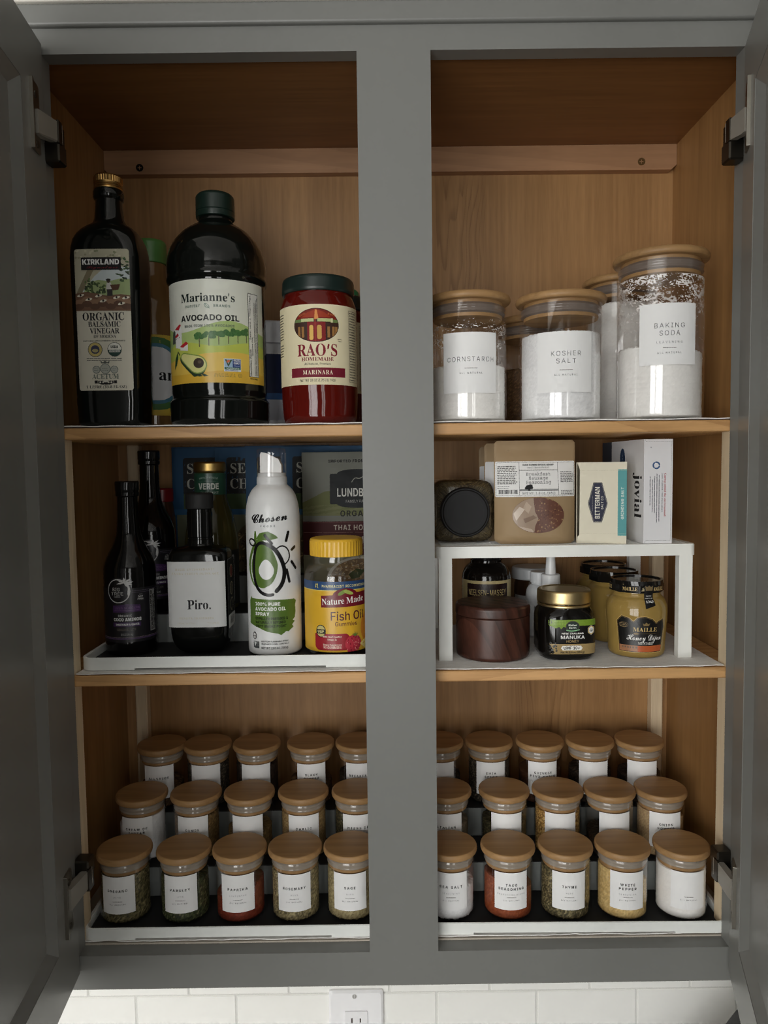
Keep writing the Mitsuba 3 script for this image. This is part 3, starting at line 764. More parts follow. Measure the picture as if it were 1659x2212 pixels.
R3, R2, R1 = 0.0088, 0.0475, 0.0863
JARS = [
    (-0.3312, 0.0660, R3, 'OREGANO', 'HERB', 'oregano', 0.95, 'glass spice jar reading OREGANO, leftmost of the front row', 0, 0, 0),
    (-0.2600, 0.0660, R3, 'PARSLEY', 'HERB', 'parsley', 0.72, 'glass spice jar reading PARSLEY, dried green flakes', 3, 0, 0),
    (-0.1936, 0.0660, R3, 'PAPRIKA', 'SEASONING', 'paprika', 0.50, 'glass spice jar reading PAPRIKA, red powder', 4, -0.30, 3.1),
    (-0.1274, 0.0660, R3, 'ROSEMARY', 'HERB', 'rosemary', 0.95, 'glass spice jar reading ROSEMARY, pale dried needles', 3, 0, 0),
    (-0.0612, 0.0660, R3, 'SAGE', 'HERB', 'sage', 0.84, 'glass spice jar reading SAGE, beside the middle stile', 0, 0, 0),
    (0.0575, 0.0645, R3, 'SEA SALT', 'SEASONING', 'salt', 0.55, 'glass spice jar reading SEA SALT, beside the middle stile', -3, 0, 0),
    (0.1264, 0.0630, R3, 'TACO/SEASONING', 'SEASONING BLEND', 'taco', 0.60, 'glass spice jar reading TACO SEASONING, orange powder', -1, -0.3, 0.4),
    (0.1946, 0.0614, R3, 'THYME', 'HERB', 'thyme', 0.95, 'glass spice jar reading THYME, brown dried leaves', -4, 0, 0),
    (0.2622, 0.0600, R3, 'WHITE/PEPPER', 'SEASONING', 'pepper', 0.72, 'glass spice jar reading WHITE PEPPER, tan powder', -5, -0.45, 0.6),
    (0.3318, 0.0588, R3, '', '', 'powder', 0.97, 'glass jar full of white powder, rightmost of the front row', -4, 0, 0),
    (-0.3300, 0.1300, R2, 'CREAM OF/TARTAR', 'BAKING', 'salt', 0.80, 'glass spice jar reading CREAM OF, white lumps, behind the oregano jar', 2, 0.3, 0),
    (-0.2606, 0.1300, R2, 'CUMIN', 'SEASONING', 'cumin', 0.82, 'glass spice jar in the middle row, directly behind the parsley jar', 2, 0, 0),
    (-0.1925, 0.1300, R2, '', 'SEASONING', 'cumin', 0.50, 'glass spice jar in the middle row, directly behind the paprika jar', 3, 0, 0),
    (-0.1236, 0.1300, R2, 'GARLIC', 'SEASONING', 'garlic', 0.93, 'glass spice jar in the middle row with tan powder, behind the rosemary jar', 6, 0, 0),
    (-0.0550, 0.1300, R2, 'HERBS DE', 'SEASONING BLEND', 'herbs', 0.95, 'glass spice jar reading HERBS DE, behind the sage jar', 4, 0, 0),
    (0.0590, 0.1284, R2, 'ITALIAN', 'SEASONING BLEND', 'italian', 0.60, 'glass spice jar in the middle row, directly behind the sea salt jar', -4, 0, 0),
    (0.1327, 0.1268, R2, '', 'SEASONING', 'herbs', 0.62, 'glass spice jar in the middle row, behind the taco seasoning jar', -2, 0, 0),
    (0.2007, 0.1253, R2, '', 'SEASONING', 'granule', 0.97, 'glass spice jar filled with golden granules, behind the thyme jar', -5, 0, 0),
    (0.2662, 0.1239, R2, '', 'SEASONING', 'dark', 0.35, 'nearly empty glass spice jar in the middle row, behind the white pepper jar', -1, 0, 0),
    (0.3308, 0.1226, R2, 'ONION/POWDER', 'SEASONING', 'onion', 0.90, 'glass spice jar reading ONION, tan powder, rightmost of the middle row', -6, -0.35, 0.8),
    (-0.3225, 0.1940, R1, 'ALLSPICE', 'SEASONING', 'brown', 0.40, 'glass spice jar, leftmost of the back row', 6, 0, 0),
    (-0.2598, 0.1940, R1, '', 'HERB', 'seeds', 0.95, 'glass spice jar full of dark flakes, second of the back row from the left', 5, 0, 0),
    (-0.1929, 0.1940, R1, '', 'HERB', 'dark', 0.80, 'glass spice jar, third of the back row from the left', 5, 0, 0),
    (-0.1195, 0.1940, R1, 'BLACK/PEPPER', 'SEASONING', 'brown', 0.42, 'glass spice jar reading BLACK, in the back row', 6, 0, 0),
    (-0.0535, 0.1940, R1, 'BREAKFAST', 'SEASONING BLEND', 'dark', 0.55, 'glass spice jar whose label begins BREAKFA, back row beside the middle stile', 4, 0, 0),
    (0.0560, 0.1925, R1, '', 'SEASONING', 'dark', 0.50, 'glass spice jar in the back row, cut by the right edge of the middle stile', -4, 0, 0),
    (0.1231, 0.1910, R1, 'CHIA/SEEDS', 'SEEDS', 'seeds', 0.97, 'glass spice jar reading CHIA, full of dark seeds', -3, 0, 0),
    (0.1918, 0.1895, R1, 'CHINESE/FIVE SPICE', 'SEASONING BLEND', 'five', 0.60, 'glass spice jar reading CHINESE, in the back row', -3, 0, 0),
    (0.2592, 0.1880, R1, '', 'SEASONING', 'dark', 0.60, 'glass spice jar, second of the back row from the right', -3, 0, 0),
    (0.3258, 0.1866, R1, '', 'SEASONING', 'dark', 0.52, 'glass spice jar, rightmost of the back row', -9, 0, 0),
]
for i, (x, y, z, t, s_, fl, lv, lab, az, ti, td) in enumerate(JARS):
    spice_jar(i, x, y, z, t, s_, fl, lv, lab, az, ti, td)

# ------------------------------------------------------------------ top shelf, left: vinegar, oil, sauce
SH = 0.5878
GREEN_BLACK = S(13, 16, 14)
def front_se(secs):
    """depth of the front of a loft: y(x, z) from its sections"""
    zs = np.array([s[0] for s in secs]); A = np.array([s[1] for s in secs]); B = np.array([s[2] for s in secs]); E_ = np.array([s[3] for s in secs])
    def d(x, z):
        a, b, e = np.interp(z, zs, A), np.interp(z, zs, B), np.interp(z, zs, E_)
        return -b * np.maximum(1 - np.minimum(np.abs(x) / a, 0.999) ** e, 1e-6) ** (1 / e)
    return d

def at(x, y, z, rot=0.0):
    m = T().translate([x, y, z])
    return m.rotate([0, 0, 1], rot) if rot else m

# balsamic vinegar: square-shouldered black glass bottle
BX, BY = -0.3275, 0.082
bal = [(0.0, 0.030, 0.024, 5), (0.002, 0.034, 0.028, 5), (0.006, 0.0362, 0.0305, 5.5), (0.030, 0.0372, 0.0315, 6), (0.036, 0.0370, 0.0312, 6), (0.19, 0.0388, 0.0322, 6), (0.203, 0.0384, 0.0318, 5), (0.212, 0.0372, 0.0305, 4.2),
       (0.219, 0.0345, 0.0285, 3.4), (0.2245, 0.0310, 0.0255, 2.8), (0.2285, 0.0265, 0.0225, 2.4), (0.2315, 0.0220, 0.0195, 2.1), (0.234, 0.0186, 0.0175, 2), (0.239, 0.0164, 0.0160, 2), (0.247, 0.0156, 0.0156, 2), (0.2550, 0.0148, 0.0148, 2), (0.2595, 0.0147, 0.0147, 2),
       (0.2615, 0.0164, 0.0164, 2), (0.2650, 0.0170, 0.0170, 2), (0.2690, 0.0168, 0.0168, 2), (0.2715, 0.0155, 0.0155, 2), (0.2750, 0.0140, 0.0140, 2)]
shape('balsamic_bottle__body', loft(bal, 96), 'm_gloss', GREEN_BLACK, 35, tw=at(BX, BY, SH))
capp = [(0.0, 0.2715), (0.0158, 0.2715), (0.0161, 0.2730), (0.0152, 0.2742), (0.0159, 0.2754), (0.0152, 0.2766), (0.0158, 0.2778), (0.0158, 0.2792)]
cp_ = lathe(capp, 72)
ncap = 72
vv, ff = [], []
for zz in (0.2792, 0.2855):
    for q in range(ncap):
        r = 0.0160 - 0.0006 * (q % 2)
        vv.append((r * math.cos(q * 2 * math.pi / ncap), r * math.sin(q * 2 * math.pi / ncap), zz))
for q in range(ncap):
    j = (q + 1) % ncap
    ff += [(q, j, ncap + j), (q, ncap + j, ncap + q)]
kn = trimesh.Trimesh(np.array(vv), np.array(ff), process=False)
tp_ = lathe([(0.0157, 0.2855), (0.0148, 0.2870), (0.0, 0.2872)], 48)
shape('balsamic_bottle__cap', cat(cp_, kn, tp_), 'm_metal', S(196, 158, 98), 25, tw=at(BX, BY, SH))
p = Print()
W_, H_ = 0.0605, 0.1560
x0, x1 = -W_ / 2, W_ / 2
lab_shape = rrect(x0, 0, x1, H_, 0.003)
p.add(lab_shape, S(206, 202, 186), 0)
p.rect(x0, 0.1020, x1, H_, S(176, 172, 150), 1, 0.0025)
p.poly([(x0 + 0.008, 0.1090), (x1, 0.1085), (x1, 0.1360), (x0 + 0.034, 0.1360), (x0 + 0.022, 0.126)], S(190, 200, 202), 2)
p.poly([(x0 + 0.008, 0.1040), (x1, 0.1040), (x1, 0.1230), (x1 - 0.010, 0.1235), (x1 - 0.022, 0.1205), (x0 + 0.026, 0.1220), (x0 + 0.014, 0.1190)], S(150, 166, 118), 3)
rng = random.Random(5)
for q in range(46):
    a = rng.random()
    p.ell(x0 + 0.011 + a * 0.022, 0.1075 + rng.random() * 0.017 * (1 - a * 0.5), 0.0022 * rng.uniform(0.5, 1), 0.0011, S(*rng.choice([(58, 76, 46), (84, 104, 60), (44, 56, 38)])), 4, rng.uniform(0, 180), 4)
for q in range(40):
    a = rng.random()
    p.ell(x1 - 0.0012 - a * 0.012, 0.120 + rng.random() * 0.026, 0.0024 * rng.uniform(0.5, 1), 0.0009, S(*rng.choice([(60, 78, 56), (74, 96, 62), (46, 56, 44)])), 4, rng.uniform(-60, 30), 4)
p.poly([(x0, 0.1050), (x0 + 0.006, 0.1050), (x0 + 0.022, 0.1340), (x0 + 0.015, 0.1340)], S(128, 120, 96), 4)
for q in range(26):
    p.ell(x0 + rng.random() * 0.055, 0.145 + rng.random() * 0.010, 0.0014, 0.0011, S(*rng.choice([(150, 146, 122), (192, 188, 166), (136, 140, 112)])), 2, 0, 4)
p.poly([(x0, 0.0885), (x1, 0.0880), (x1, 0.1050), (x1 - 0.010, 0.1062), (0.004, 0.1048), (-0.006, 0.1072), (x0 + 0.012, 0.1090), (x0, 0.1074)], S(112, 84, 66), 5)
for q in range(7):
    cx_ = x0 + 0.004 + q * 0.0088
    p.ell(cx_, 0.0965 + 0.003 * (q % 2), 0.0062, 0.0044, S(136, 106, 84), 6)
    p.ell(cx_, 0.0928 + 0.003 * (q % 2), 0.0056, 0.0034, S(92, 66, 52), 7)
for cx_, cy_ in ((x0 + 0.006, 0.1052), (x0 + 0.026, 0.1046), (x0 + 0.015, 0.1008), (x0 + 0.031, 0.0990), (x0 + 0.046, 0.1026), (x0 + 0.056, 0.1022), (x0 + 0.051, 0.0958)):
    p.ell(cx_, cy_, 0.0040, 0.0014, S(214, 208, 190), 8, 14)
    p.ell(cx_, cy_ + 0.0003, 0.0011, 0.0012, S(40, 34, 30), 9)
px, pz = 0.0085, 0.1045                                  # the picker carrying a basket
p.poly([(px - 0.003, pz), (px + 0.003, pz), (px + 0.003, pz + 0.0075), (px - 0.0032, pz + 0.0075)], S(52, 50, 48), 10)
p.poly([(px - 0.0042, pz + 0.0070), (px + 0.003, pz + 0.0070), (px + 0.0015, pz + 0.0145), (px - 0.003, pz + 0.0145)], S(196, 194, 188), 10)
p.ell(px - 0.0012, pz + 0.0162, 0.0019, 0.0021, S(70, 56, 46), 11)
p.ell(px - 0.0012, pz + 0.0176, 0.0028, 0.0011, S(38, 36, 32), 12)
p.poly([(px + 0.0005, pz + 0.0120), (px + 0.0115, pz + 0.0125), (px + 0.0095, pz + 0.0065), (px + 0.003, pz + 0.0060)], S(84, 58, 42), 12)
p.rect(x0 + 0.008, 0.1330, x1 - 0.0085, 0.1465, S(22, 20, 22), 10)
p.text('KIRKLAND', -0.0005, 0.1386, 0.0060, WHITE, 'black', width=0.0415, lay=12)
p.text('Signature', 0.001, 0.1345, 0.0026, S(110, 30, 40), 'script', width=0.036, lay=12)
p.text('ORGANIC', 0, 0.0778, 0.0083, S(26, 28, 30), 'serif', width=0.047)
p.text('BALSAMIC', 0.0008, 0.0706, 0.0058, S(30, 32, 34), 'serif', width=0.0365)
p.text('VINEGAR', 0.0008, 0.0632, 0.0058, S(30, 32, 34), 'serif', width=0.033)
p.text('OF MODENA', 0.0008, 0.0584, 0.0032, S(40, 42, 44), 'serif', width=0.025)
p.text('ACETO BALSAMICO DI MODENA IGP BIOLOGICO', 0, 0.0545, 0.0013, S(70, 70, 68), 'bold', width=0.047)
p.ell(-0.0105, 0.0455, 0.0081, 0.0081, S(40, 42, 56), 4, 0, 16); p.ell(-0.0105, 0.0455, 0.0076, 0.0076, S(186, 170, 108), 5, 0, 16); p.ell(-0.0105, 0.0455, 0.0048, 0.0048, S(60, 62, 84), 6)
p.ell(-0.0105, 0.0443, 0.0034, 0.0020, S(168, 158, 112), 7)
p.ell(0.0112, 0.0455, 0.0079, 0.0079, S(36, 46, 42), 4, 0, 16); p.ell(0.0112, 0.0455, 0.0074, 0.0074, S(216, 214, 204), 5, 0, 16)
p.add(Point(0.0112, 0.0455).buffer(0.0074, quad_segs=16).intersection(sbox(0, 0.03, 0.03, 0.0450)), S(40, 66, 58), 6)
p.rect(0.0052, 0.0424, 0.0172, 0.0446, S(206, 206, 198), 7)
p.text('USDA', 0.0112, 0.0468, 0.0030, S(32, 40, 38), 'black', width=0.0085, lay=8)
p.text('ORGANIC', 0.0112, 0.0427, 0.0016, S(60, 80, 72), 'bold', width=0.0110, lay=8)
p.greek(-0.0205, 0.0352, 0.0205, 2, 0.0022, 0.0008, S(90, 90, 88), 4)
p.poly([(-0.0045, 0.0302), (0.0045, 0.0302), (0.0050, 0.0330), (0.0025, 0.0312), (0, 0.0332), (-0.0025, 0.0312), (-0.0050, 0.0330)], S(84, 88, 84), 4)
for a, r in ((-0.0100, 0.0044), (0.0100, 0.0044), (0, 0.0058)):
    p.ell(a, 0.0232 if a else 0.0242, r, r, S(120, 126, 120), 4); p.ell(a, 0.0232 if a else 0.0242, r - 0.0008, r - 0.0008, S(168, 170, 160), 5)
    p.greek(a - r * 0.6, 0.0240, a + r * 0.6, 2, 0.0020, 0.0007, S(120, 126, 120), 6, 6)
p.text('ACETUM', 0, 0.0130, 0.0052, S(96, 106, 98), 'serif', width=0.0300)
p.poly([(-0.0085, 0.0108), (0.0085, 0.0108), (0.0088, 0.0080), (0.0045, 0.0066), (-0.0045, 0.0066), (-0.0088, 0.0080)], S(28, 28, 28), 4)
p.rect(-0.0125, 0.0078, -0.0092, 0.0112, S(28, 28, 28), 4); p.rect(0.0092, 0.0078, 0.0125, 0.0112, S(28, 28, 28), 4)
for a in (-0.0062, -0.0030, 0.0030, 0.0062):
    p.ell(a, 0.0091, 0.0010, 0.0010, S(206, 204, 192), 5)
p.ell(0, 0.0105, 0.0026, 0.0015, S(206, 204, 192), 5)
p.text('1 LITRE (33.8 FL OZ)', 0.0005, 0.0026, 0.0029, S(60, 62, 60), 'serif', width=0.0455)
_d = front_se(bal)
printed('balsamic_bottle__front_label', p, on_surface(lambda x, z: _d(x, z + 0.0415), BX + 0.0008, BY, SH + 0.0415), step=0.004, clip=lab_shape, base=0.0007)
tag('balsamic_bottle', 'tall black bottle of balsamic vinegar with a gold cap, leftmost on the top shelf', 'bottle')

# avocado oil: large dark jug with a green cap
AX, AY = -0.2090, 0.0980
prof = rounded([(0, 0.0005), (0.0520, 0.0005), (0.0575, 0.006), (0.0578, 0.0300), (0.0545, 0.0330), (0.0545, 0.0365), (0.0552, 0.0395), (0.0552, 0.1640), (0.0575, 0.1675), (0.0582, 0.1700), (0.0570, 0.1745), (0.0575, 0.1835), (0.0568, 0.1940), (0.0532, 0.2060), (0.0472, 0.2165),
                 (0.0390, 0.2255), (0.0300, 0.2320), (0.0235, 0.2358), (0.0195, 0.2385), (0.0190, 0.2440), (0.0150, 0.2445), (0.0150, 0.2600)], 0.004)
shape('oil_jug__body', lathe(prof, 80), 'm_gloss', S(14, 17, 15), 35, tw=at(AX, AY, SH))
capp = rounded([(0, 0.2435), (0.0222, 0.2435), (0.0226, 0.2500), (0.0218, 0.2504), (0.0224, 0.2512), (0.0222, 0.2680), (0.0190, 0.2710), (0, 0.2710)], {1: 0.0008, 2: 0.0004, 5: 0.002, 6: 0.001})
shape('oil_jug__cap', lathe(capp, 64), 'm_satin', S(20, 38, 32), 35, tw=at(AX, AY, SH))
p = Print()
L0, L1, LH = -0.075, 0.066, 0.1140
full = sbox(L0, 0, L1, LH)
p.add(full, S(216, 218, 206), 0)
hill = [(L0, 0)] + [(x, 0.064 + 0.006 * math.sin((x + 0.012) / 0.0175) - 0.0015) for x in np.linspace(L0, L1, 40)] + [(L1, 0)]
p.poly(hill, S(168, 190, 120), 1)
p.poly([(L0, 0)] + [(x, 0.0430 + 0.0025 * math.sin((x + 0.06) / 0.013)) for x in np.linspace(L0, L1, 30)] + [(L1, 0)], S(186, 196, 88), 2)
p.poly([(L0, 0)] + [(x, 0.0300 + 0.0040 * math.sin((x + 0.03) / 0.03)) for x in np.linspace(L0, L1, 30)] + [(L1, 0)], S(222, 188, 84), 3)
p.poly([(L0, 0)] + [(x, 0.0120 + 0.0020 * math.sin((x + 0.01) / 0.02)) for x in np.linspace(L0, L1, 30)] + [(L1, 0)], S(214, 172, 62), 4)
# farm
p.poly([(-0.062, 0.046), (-0.052, 0.046), (-0.052, 0.058), (-0.057, 0.061), (-0.060, 0.058)], S(78, 84, 78), 4)
p.poly([(-0.054, 0.041), (-0.042, 0.039), (-0.042, 0.060), (-0.0455, 0.0655), (-0.054, 0.062)], S(226, 226, 222), 5)
p.poly([(-0.0545, 0.0615), (-0.0455, 0.0665), (-0.0430, 0.0655), (-0.0470, 0.0600)], S(172, 44, 50), 6); p.poly([(-0.0550, 0.0540), (-0.0490, 0.0570), (-0.0470, 0.0540), (-0.0530, 0.0520)], S(172, 44, 50), 6)
for a, b in ((-0.0525, 0.0505), (-0.0495, 0.0510), (-0.0465, 0.0515)):
    p.rect(a, b, a + 0.0010, b + 0.0012, S(80, 84, 90), 6)
p.poly([(-0.0450, 0.0375), (-0.0330, 0.0360), (-0.0330, 0.0430), (-0.0360, 0.0455), (-0.0450, 0.0420)], S(226, 226, 220), 7)
p.poly([(-0.0455, 0.0415), (-0.0355, 0.0465), (-0.0325, 0.0440), (-0.0400, 0.0400)], S(178, 46, 52), 8)
rng = random.Random(9)
for i in range(6):                                        # row of trees
    tx, tz = -0.0185 + i * 0.0108, 0.0505 + i * 0.0012
    p.rect(tx - 0.0005, tz - 0.0110, tx + 0.0005, tz - 0.001, S(96, 92, 66), 5)
    for q in range(8):
        p.ell(min(tx + rng.uniform(-0.0058, 0.0058), 0.0352), tz + rng.uniform(-0.0012, 0.0034), 0.0028, 0.0022, S(*rng.choice([(74, 116, 64), (64, 104, 58)])), 6, 0, 5)
# avocado half with a leaf
p.poly([(-0.0575, 0.0170), (-0.0555, 0.0280), (-0.0505, 0.0360), (-0.0500, 0.0290), (-0.0525, 0.0220)], S(44, 70, 44), 6)
av = unary_union([affinity.rotate(affinity.scale(Point(-0.0220, 0.0205).buffer(0.0112, quad_segs=12), 1.05, 0.92), -20), affinity.rotate(affinity.scale(Point(-0.0370, 0.0280).buffer(0.0070, quad_segs=10), 1.1, 0.8), -25)]).convex_hull
p.add(affinity.translate(av, -0.0012, -0.0022), S(44, 62, 42), 6); p.add(av, S(132, 152, 76), 7); p.add(av.buffer(-0.0012), S(214, 212, 140), 8)
p.ell(-0.0200, 0.0218, 0.0062, 0.0056, S(66, 56, 46), 9); p.ell(-0.0188, 0.0230, 0.0022, 0.0018, S(96, 84, 70), 10)
p.line([(-0.0465, 0.0325), (-0.0490, 0.0360)], 0.0012, S(40, 44, 40), 9)
for a in (-0.030, -0.024, -0.018):
    p.poly([(a, 0.0105), (a + 0.004, 0.0068), (a + 0.009, 0.0075), (a + 0.004, 0.0100)], S(44, 62, 42), 7)
# words
p.text("Marianne's", -0.0095, 0.0895, 0.0090, S(30, 40, 38), 'serif', width=0.0640, lay=5)
p.text('HARVEST', -0.0260, 0.0832, 0.0028, S(84, 104, 96), 'bold', track=0.25, width=0.0185, lay=5)
p.text('BRANDS', 0.0075, 0.0832, 0.0028, S(84, 104, 96), 'bold', track=0.25, width=0.0185, lay=5)
p.ell(-0.0092, 0.0845, 0.0034, 0.0020, S(84, 112, 100), 4, -40); p.ell(-0.0092, 0.0845, 0.0028, 0.0015, S(206, 212, 200), 5, -40); p.line([(-0.0115, 0.0865), (-0.0060, 0.0815)], 0.0005, S(84, 112, 100), 6)
p.text('AVOCADO OIL', -0.0075, 0.0665 + 0.0020, 0.0064, S(22, 26, 26), 'bold', width=0.0690, lay=6)
p.text('MADE FROM 100% AVOCADOS', -0.0080, 0.0615, 0.0028, S(84, 92, 88), 'bold', track=0.12, width=0.0580, lay=6)
p.rect(0.0080, 0.0125, 0.0275, 0.0268, S(214, 220, 222), 5); p.rect(0.0086, 0.0172, 0.0178, 0.0262, S(150, 178, 200), 6); p.rect(0.0178, 0.0172, 0.0270, 0.0262, S(52, 70, 122), 6); p.rect(0.0086, 0.0146, 0.0270, 0.0172, S(52, 96, 78), 6)
p.poly([(0.0092, 0.0255), (0.0128, 0.0178), (0.0172, 0.0255), (0.0155, 0.0258), (0.0130, 0.0205), (0.0108, 0.0258)], S(62, 82, 52), 7); p.ell(0.0128, 0.0238, 0.0022, 0.0014, S(206, 110, 76), 8, 30)
p.text('NON', 0.0224, 0.0236, 0.0024, WHITE, 'bold', width=0.0074, lay=8); p.text('GMO', 0.0224, 0.0206, 0.0024, WHITE, 'bold', width=0.0074, lay=8); p.text('Project', 0.0224, 0.0180, 0.0017, S(170, 186, 214), 'sans', width=0.0066, lay=8)
p.text('VERIFIED', 0.0178, 0.0150, 0.0018, S(206, 214, 208), 'bold', width=0.0150, lay=8); p.greek(0.0090, 0.0132, 0.0268, 1, 0.001, 0.0007, S(110, 120, 150), 2, 7)
p.text('67.6 FL OZ (2.11 QT) 2L', 0.0090, 0.0065, 0.0036, S(96, 84, 54), 'sans', width=0.0240, lay=6)
p.ell(0.0262, 0.0083, 0.0022, 0.0022, S(96, 84, 54), 6); p.ell(0.0262, 0.0083, 0.0018, 0.0018, S(214, 172, 62), 7); p.text('U', 0.0262, 0.0074, 0.0018, S(96, 84, 54), 'bold', lay=8)
p.rect(0.0385, 0.0080, 0.0540, 0.1020, S(24, 24, 24), 5); p.rect(0.0391, 0.0086, 0.0534, 0.1014, S(222, 222, 216), 6)
p.text('Nutrition Facts', 0.0420, 0.0095, 0.0024, BLACK, 'black', align='l', width=0.030, rot=90, lay=8)
p.text('Serv. size 1 Tbsp (14g),', 0.0420, 0.0500, 0.0021, BLACK, 'bold', align='l', width=0.050, rot=90, lay=8)
p.text('Calories 124,', 0.0450, 0.0320, 0.0022, BLACK, 'black', align='l', width=0.022, rot=90, lay=8)
for q in range(4):
    p.greek(0.0095, 0.0470 + q * 0.0017, 0.1000, 1, 0.001, 0.0008, S(70, 70, 70), 11 + q, 8, vertical=True)
p.text('BPA FREE', 0.0455, 0.0050, 0.0018, BLACK, 'bold', lay=8)
printed('oil_jug__wrap_label', p, on_cyl(AX, AY, SH + 0.0480, 0.0553, 9.0), 'm_satin', step=0.003, clip=full)
tag('oil_jug', 'large dark jug of avocado oil with a dark green cap', 'jug')

# marinara sauce
MX, MY = -0.0890, 0.0850
prof = rounded([(0, 0.0008), (0.0395, 0.0008), (0.0428, 0.0080), (0.0442, 0.0320), (0.0444, 0.1180), (0.0440, 0.1345), (0.0410, 0.1435), (0.0390, 0.1475), (0.0390, 0.1530)], 0.006)
shape('sauce_jar__jar', lathe(prof, 72), 'm_gloss', S(86, 17, 11), 40, tw=at(MX, MY, SH))
capp = rounded([(0, 0.1500), (0.0412, 0.1490), (0.0420, 0.1520), (0.0414, 0.1640), (0.0396, 0.1672), (0.0360, 0.1678), (0, 0.1672)], {1: 0.0012, 2: 0.001, 3: 0.001, 4: 0.002})
shape('sauce_jar__lid', lathe(capp, 72), 'm_satin', S(24, 38, 35), 35, tw=at(MX, MY, SH))
p = Print()
full = sbox(-0.075, 0, 0.061, 0.0885)
p.add(full, S(222, 212, 178), 0)
p.ell(-0.001, 0.0655, 0.0262, 0.0185, S(40, 14, 12), 1, 0, 24)
oval = affinity.scale(Point(-0.001, 0.0655).buffer(1.0, quad_segs=24), 0.0256, 0.0179)
def op(g, c, l):
    p.add(g.intersection(oval), S(*c), l)
op(sbox(-0.03, 0.045, 0.03, 0.072), (58, 36, 26), 2); op(sbox(-0.03, 0.0715, 0.03, 0.09), (118, 32, 20), 2)
op(Polygon([(-0.018, 0.074), (-0.010, 0.080), (-0.001, 0.0825), (0.008, 0.080), (0.016, 0.074)]), (150, 52, 24), 3); op(Polygon([(-0.003, 0.072), (-0.002, 0.0825), (0.000, 0.0825), (0.002, 0.072)]), (212, 140, 76), 4)
op(sbox(-0.030, 0.0688, -0.018, 0.0722), (100, 122, 72), 4); op(sbox(-0.018, 0.0692, -0.0035, 0.0728), (186, 196, 140), 5); op(sbox(0.0005, 0.0692, 0.017, 0.0728), (180, 190, 130), 5); op(sbox(0.017, 0.0684, 0.030, 0.0718), (104, 124, 70), 4); op(sbox(0.0155, 0.0684, 0.0180, 0.0732), (206, 206, 160), 6)
op(sbox(-0.0110, 0.040, 0.0095, 0.0690), (124, 26, 26), 3); op(rrect(-0.0085, 0.0490, -0.0040, 0.0655, 0.002), (216, 176, 92), 4); op(rrect(0.0000, 0.0500, 0.0052, 0.0655, 0.002), (200, 158, 84), 4)
op(sbox(-0.0026, 0.04, -0.0014, 0.072), (150, 44, 40), 5)
for a in (-0.022, -0.0175, 0.0115, 0.0170, 0.0205):
    op(sbox(a, 0.052, a + 0.0030, 0.0640), (150, 108, 60), 4)
p.text('RAOS', -0.0165, 0.0762, 0.0022, S(190, 110, 60), 'serif', lay=6, rot=18); p.text('RAOS', 0.0160, 0.0762, 0.0022, S(190, 110, 60), 'serif', lay=6, rot=-12)
p.text('SINCE', 0.0262, 0.0498, 0.0012, S(70, 50, 40), 'bold', lay=4); p.text('1896', 0.0262, 0.0476, 0.0012, S(70, 50, 40), 'bold', lay=4)
p.text("RAO’S", 0.0, 0.0318, 0.0128, S(122, 30, 42), 'serif', width=0.0470, lay=4)
p.text('HOMEMADE', 0.0, 0.0262, 0.0040, S(112, 28, 40), 'serif', width=0.0370, lay=4)
p.text('All Natural, Premium', 0.0, 0.0218, 0.0024, S(60, 50, 46), 'med', width=0.0300, lay=4)
p.rect(-0.0320, 0.0085, 0.0330, 0.0188, S(112, 24, 42), 3)
p.text('MARINARA', 0.0, 0.0114, 0.0046, S(236, 226, 200), 'serif', width=0.0340, track=0.1, lay=5)
p.text('NET WT 28 OZ (1.75 LB) 790G', 0.0, 0.0034, 0.0030, S(54, 44, 40), 'med', width=0.0410, lay=4)
p.frame(0.0400, 0.004, 0.0560, 0.0840, 0.0004, S(70, 60, 54), 3); p.greek(0.0412, 0.081, 0.055, 26, 0.003, 0.0011, S(70, 62, 56), 17, 4)
p.greek(-0.060, 0.080, -0.0455, 10, 0.0030, 0.0012, S(84, 76, 66), 18, 4); p.greek(-0.060, 0.046, -0.0460, 5, 0.0030, 0.0012, S(84, 76, 66), 19, 4)
printed('sauce_jar__wrap_label', p, on_cyl(MX, MY, SH + 0.0440, 0.0446, 2.0), step=0.003, clip=full)
tag('sauce_jar', 'glass jar of red marinara sauce with a dark green lid and cream label', 'jar')

# behind them: a cider vinegar bottle, a white tub, a second sauce jar
VX, VY = -0.3120, 0.1800
prof = rounded([(0, 0.0005), (0.0400, 0.0005), (0.0430, 0.006), (0.0432, 0.118), (0.0420, 0.1400), (0.0350, 0.165), (0.0240, 0.188), (0.0200, 0.198), (0.0190, 0.215), (0.0150, 0.217)], 0.006)
shape('cider_bottle__body', lathe(prof, 64), 'm_gloss', S(112, 84, 52), 40, tw=at(VX, VY, SH))
shape('cider_bottle__cap', lathe(rounded([(0, 0.214), (0.0205, 0.214), (0.0205, 0.2400), (0.0185, 0.2435), (0, 0.2438)], 0.0014), 48), 'm_satin', S(76, 122, 62), 35, tw=at(VX, VY, SH))
p = Print(); full = sbox(-0.05, 0, 0.058, 0.100)
p.add(full, S(186, 158, 60), 0)
for r, c, l in ((0.036, (66, 104, 56), 2), (0.030, (64, 110, 128), 3), (0.0265, (196, 196, 196), 4)):
    p.add(rrect(-0.012 - r * 1.1, 0.052 - r * 1.25, 0.006 + r, 0.052 + r * 1.25, r * 0.9), S(*c), l)
p.text('ar', 0.0185, 0.044, 0.0140, BLACK, 'serif', lay=6); p.text('E', 0.012, 0.090, 0.003, S(160, 150, 80), 'bold', lay=5)
st = [(0.048 + (0.0034 if i % 2 == 0 else 0.0015) * math.sin(i * math.pi / 5), 0.010 + (0.0034 if i % 2 == 0 else 0.0015) * math.cos(i * math.pi / 5)) for i in range(10)]
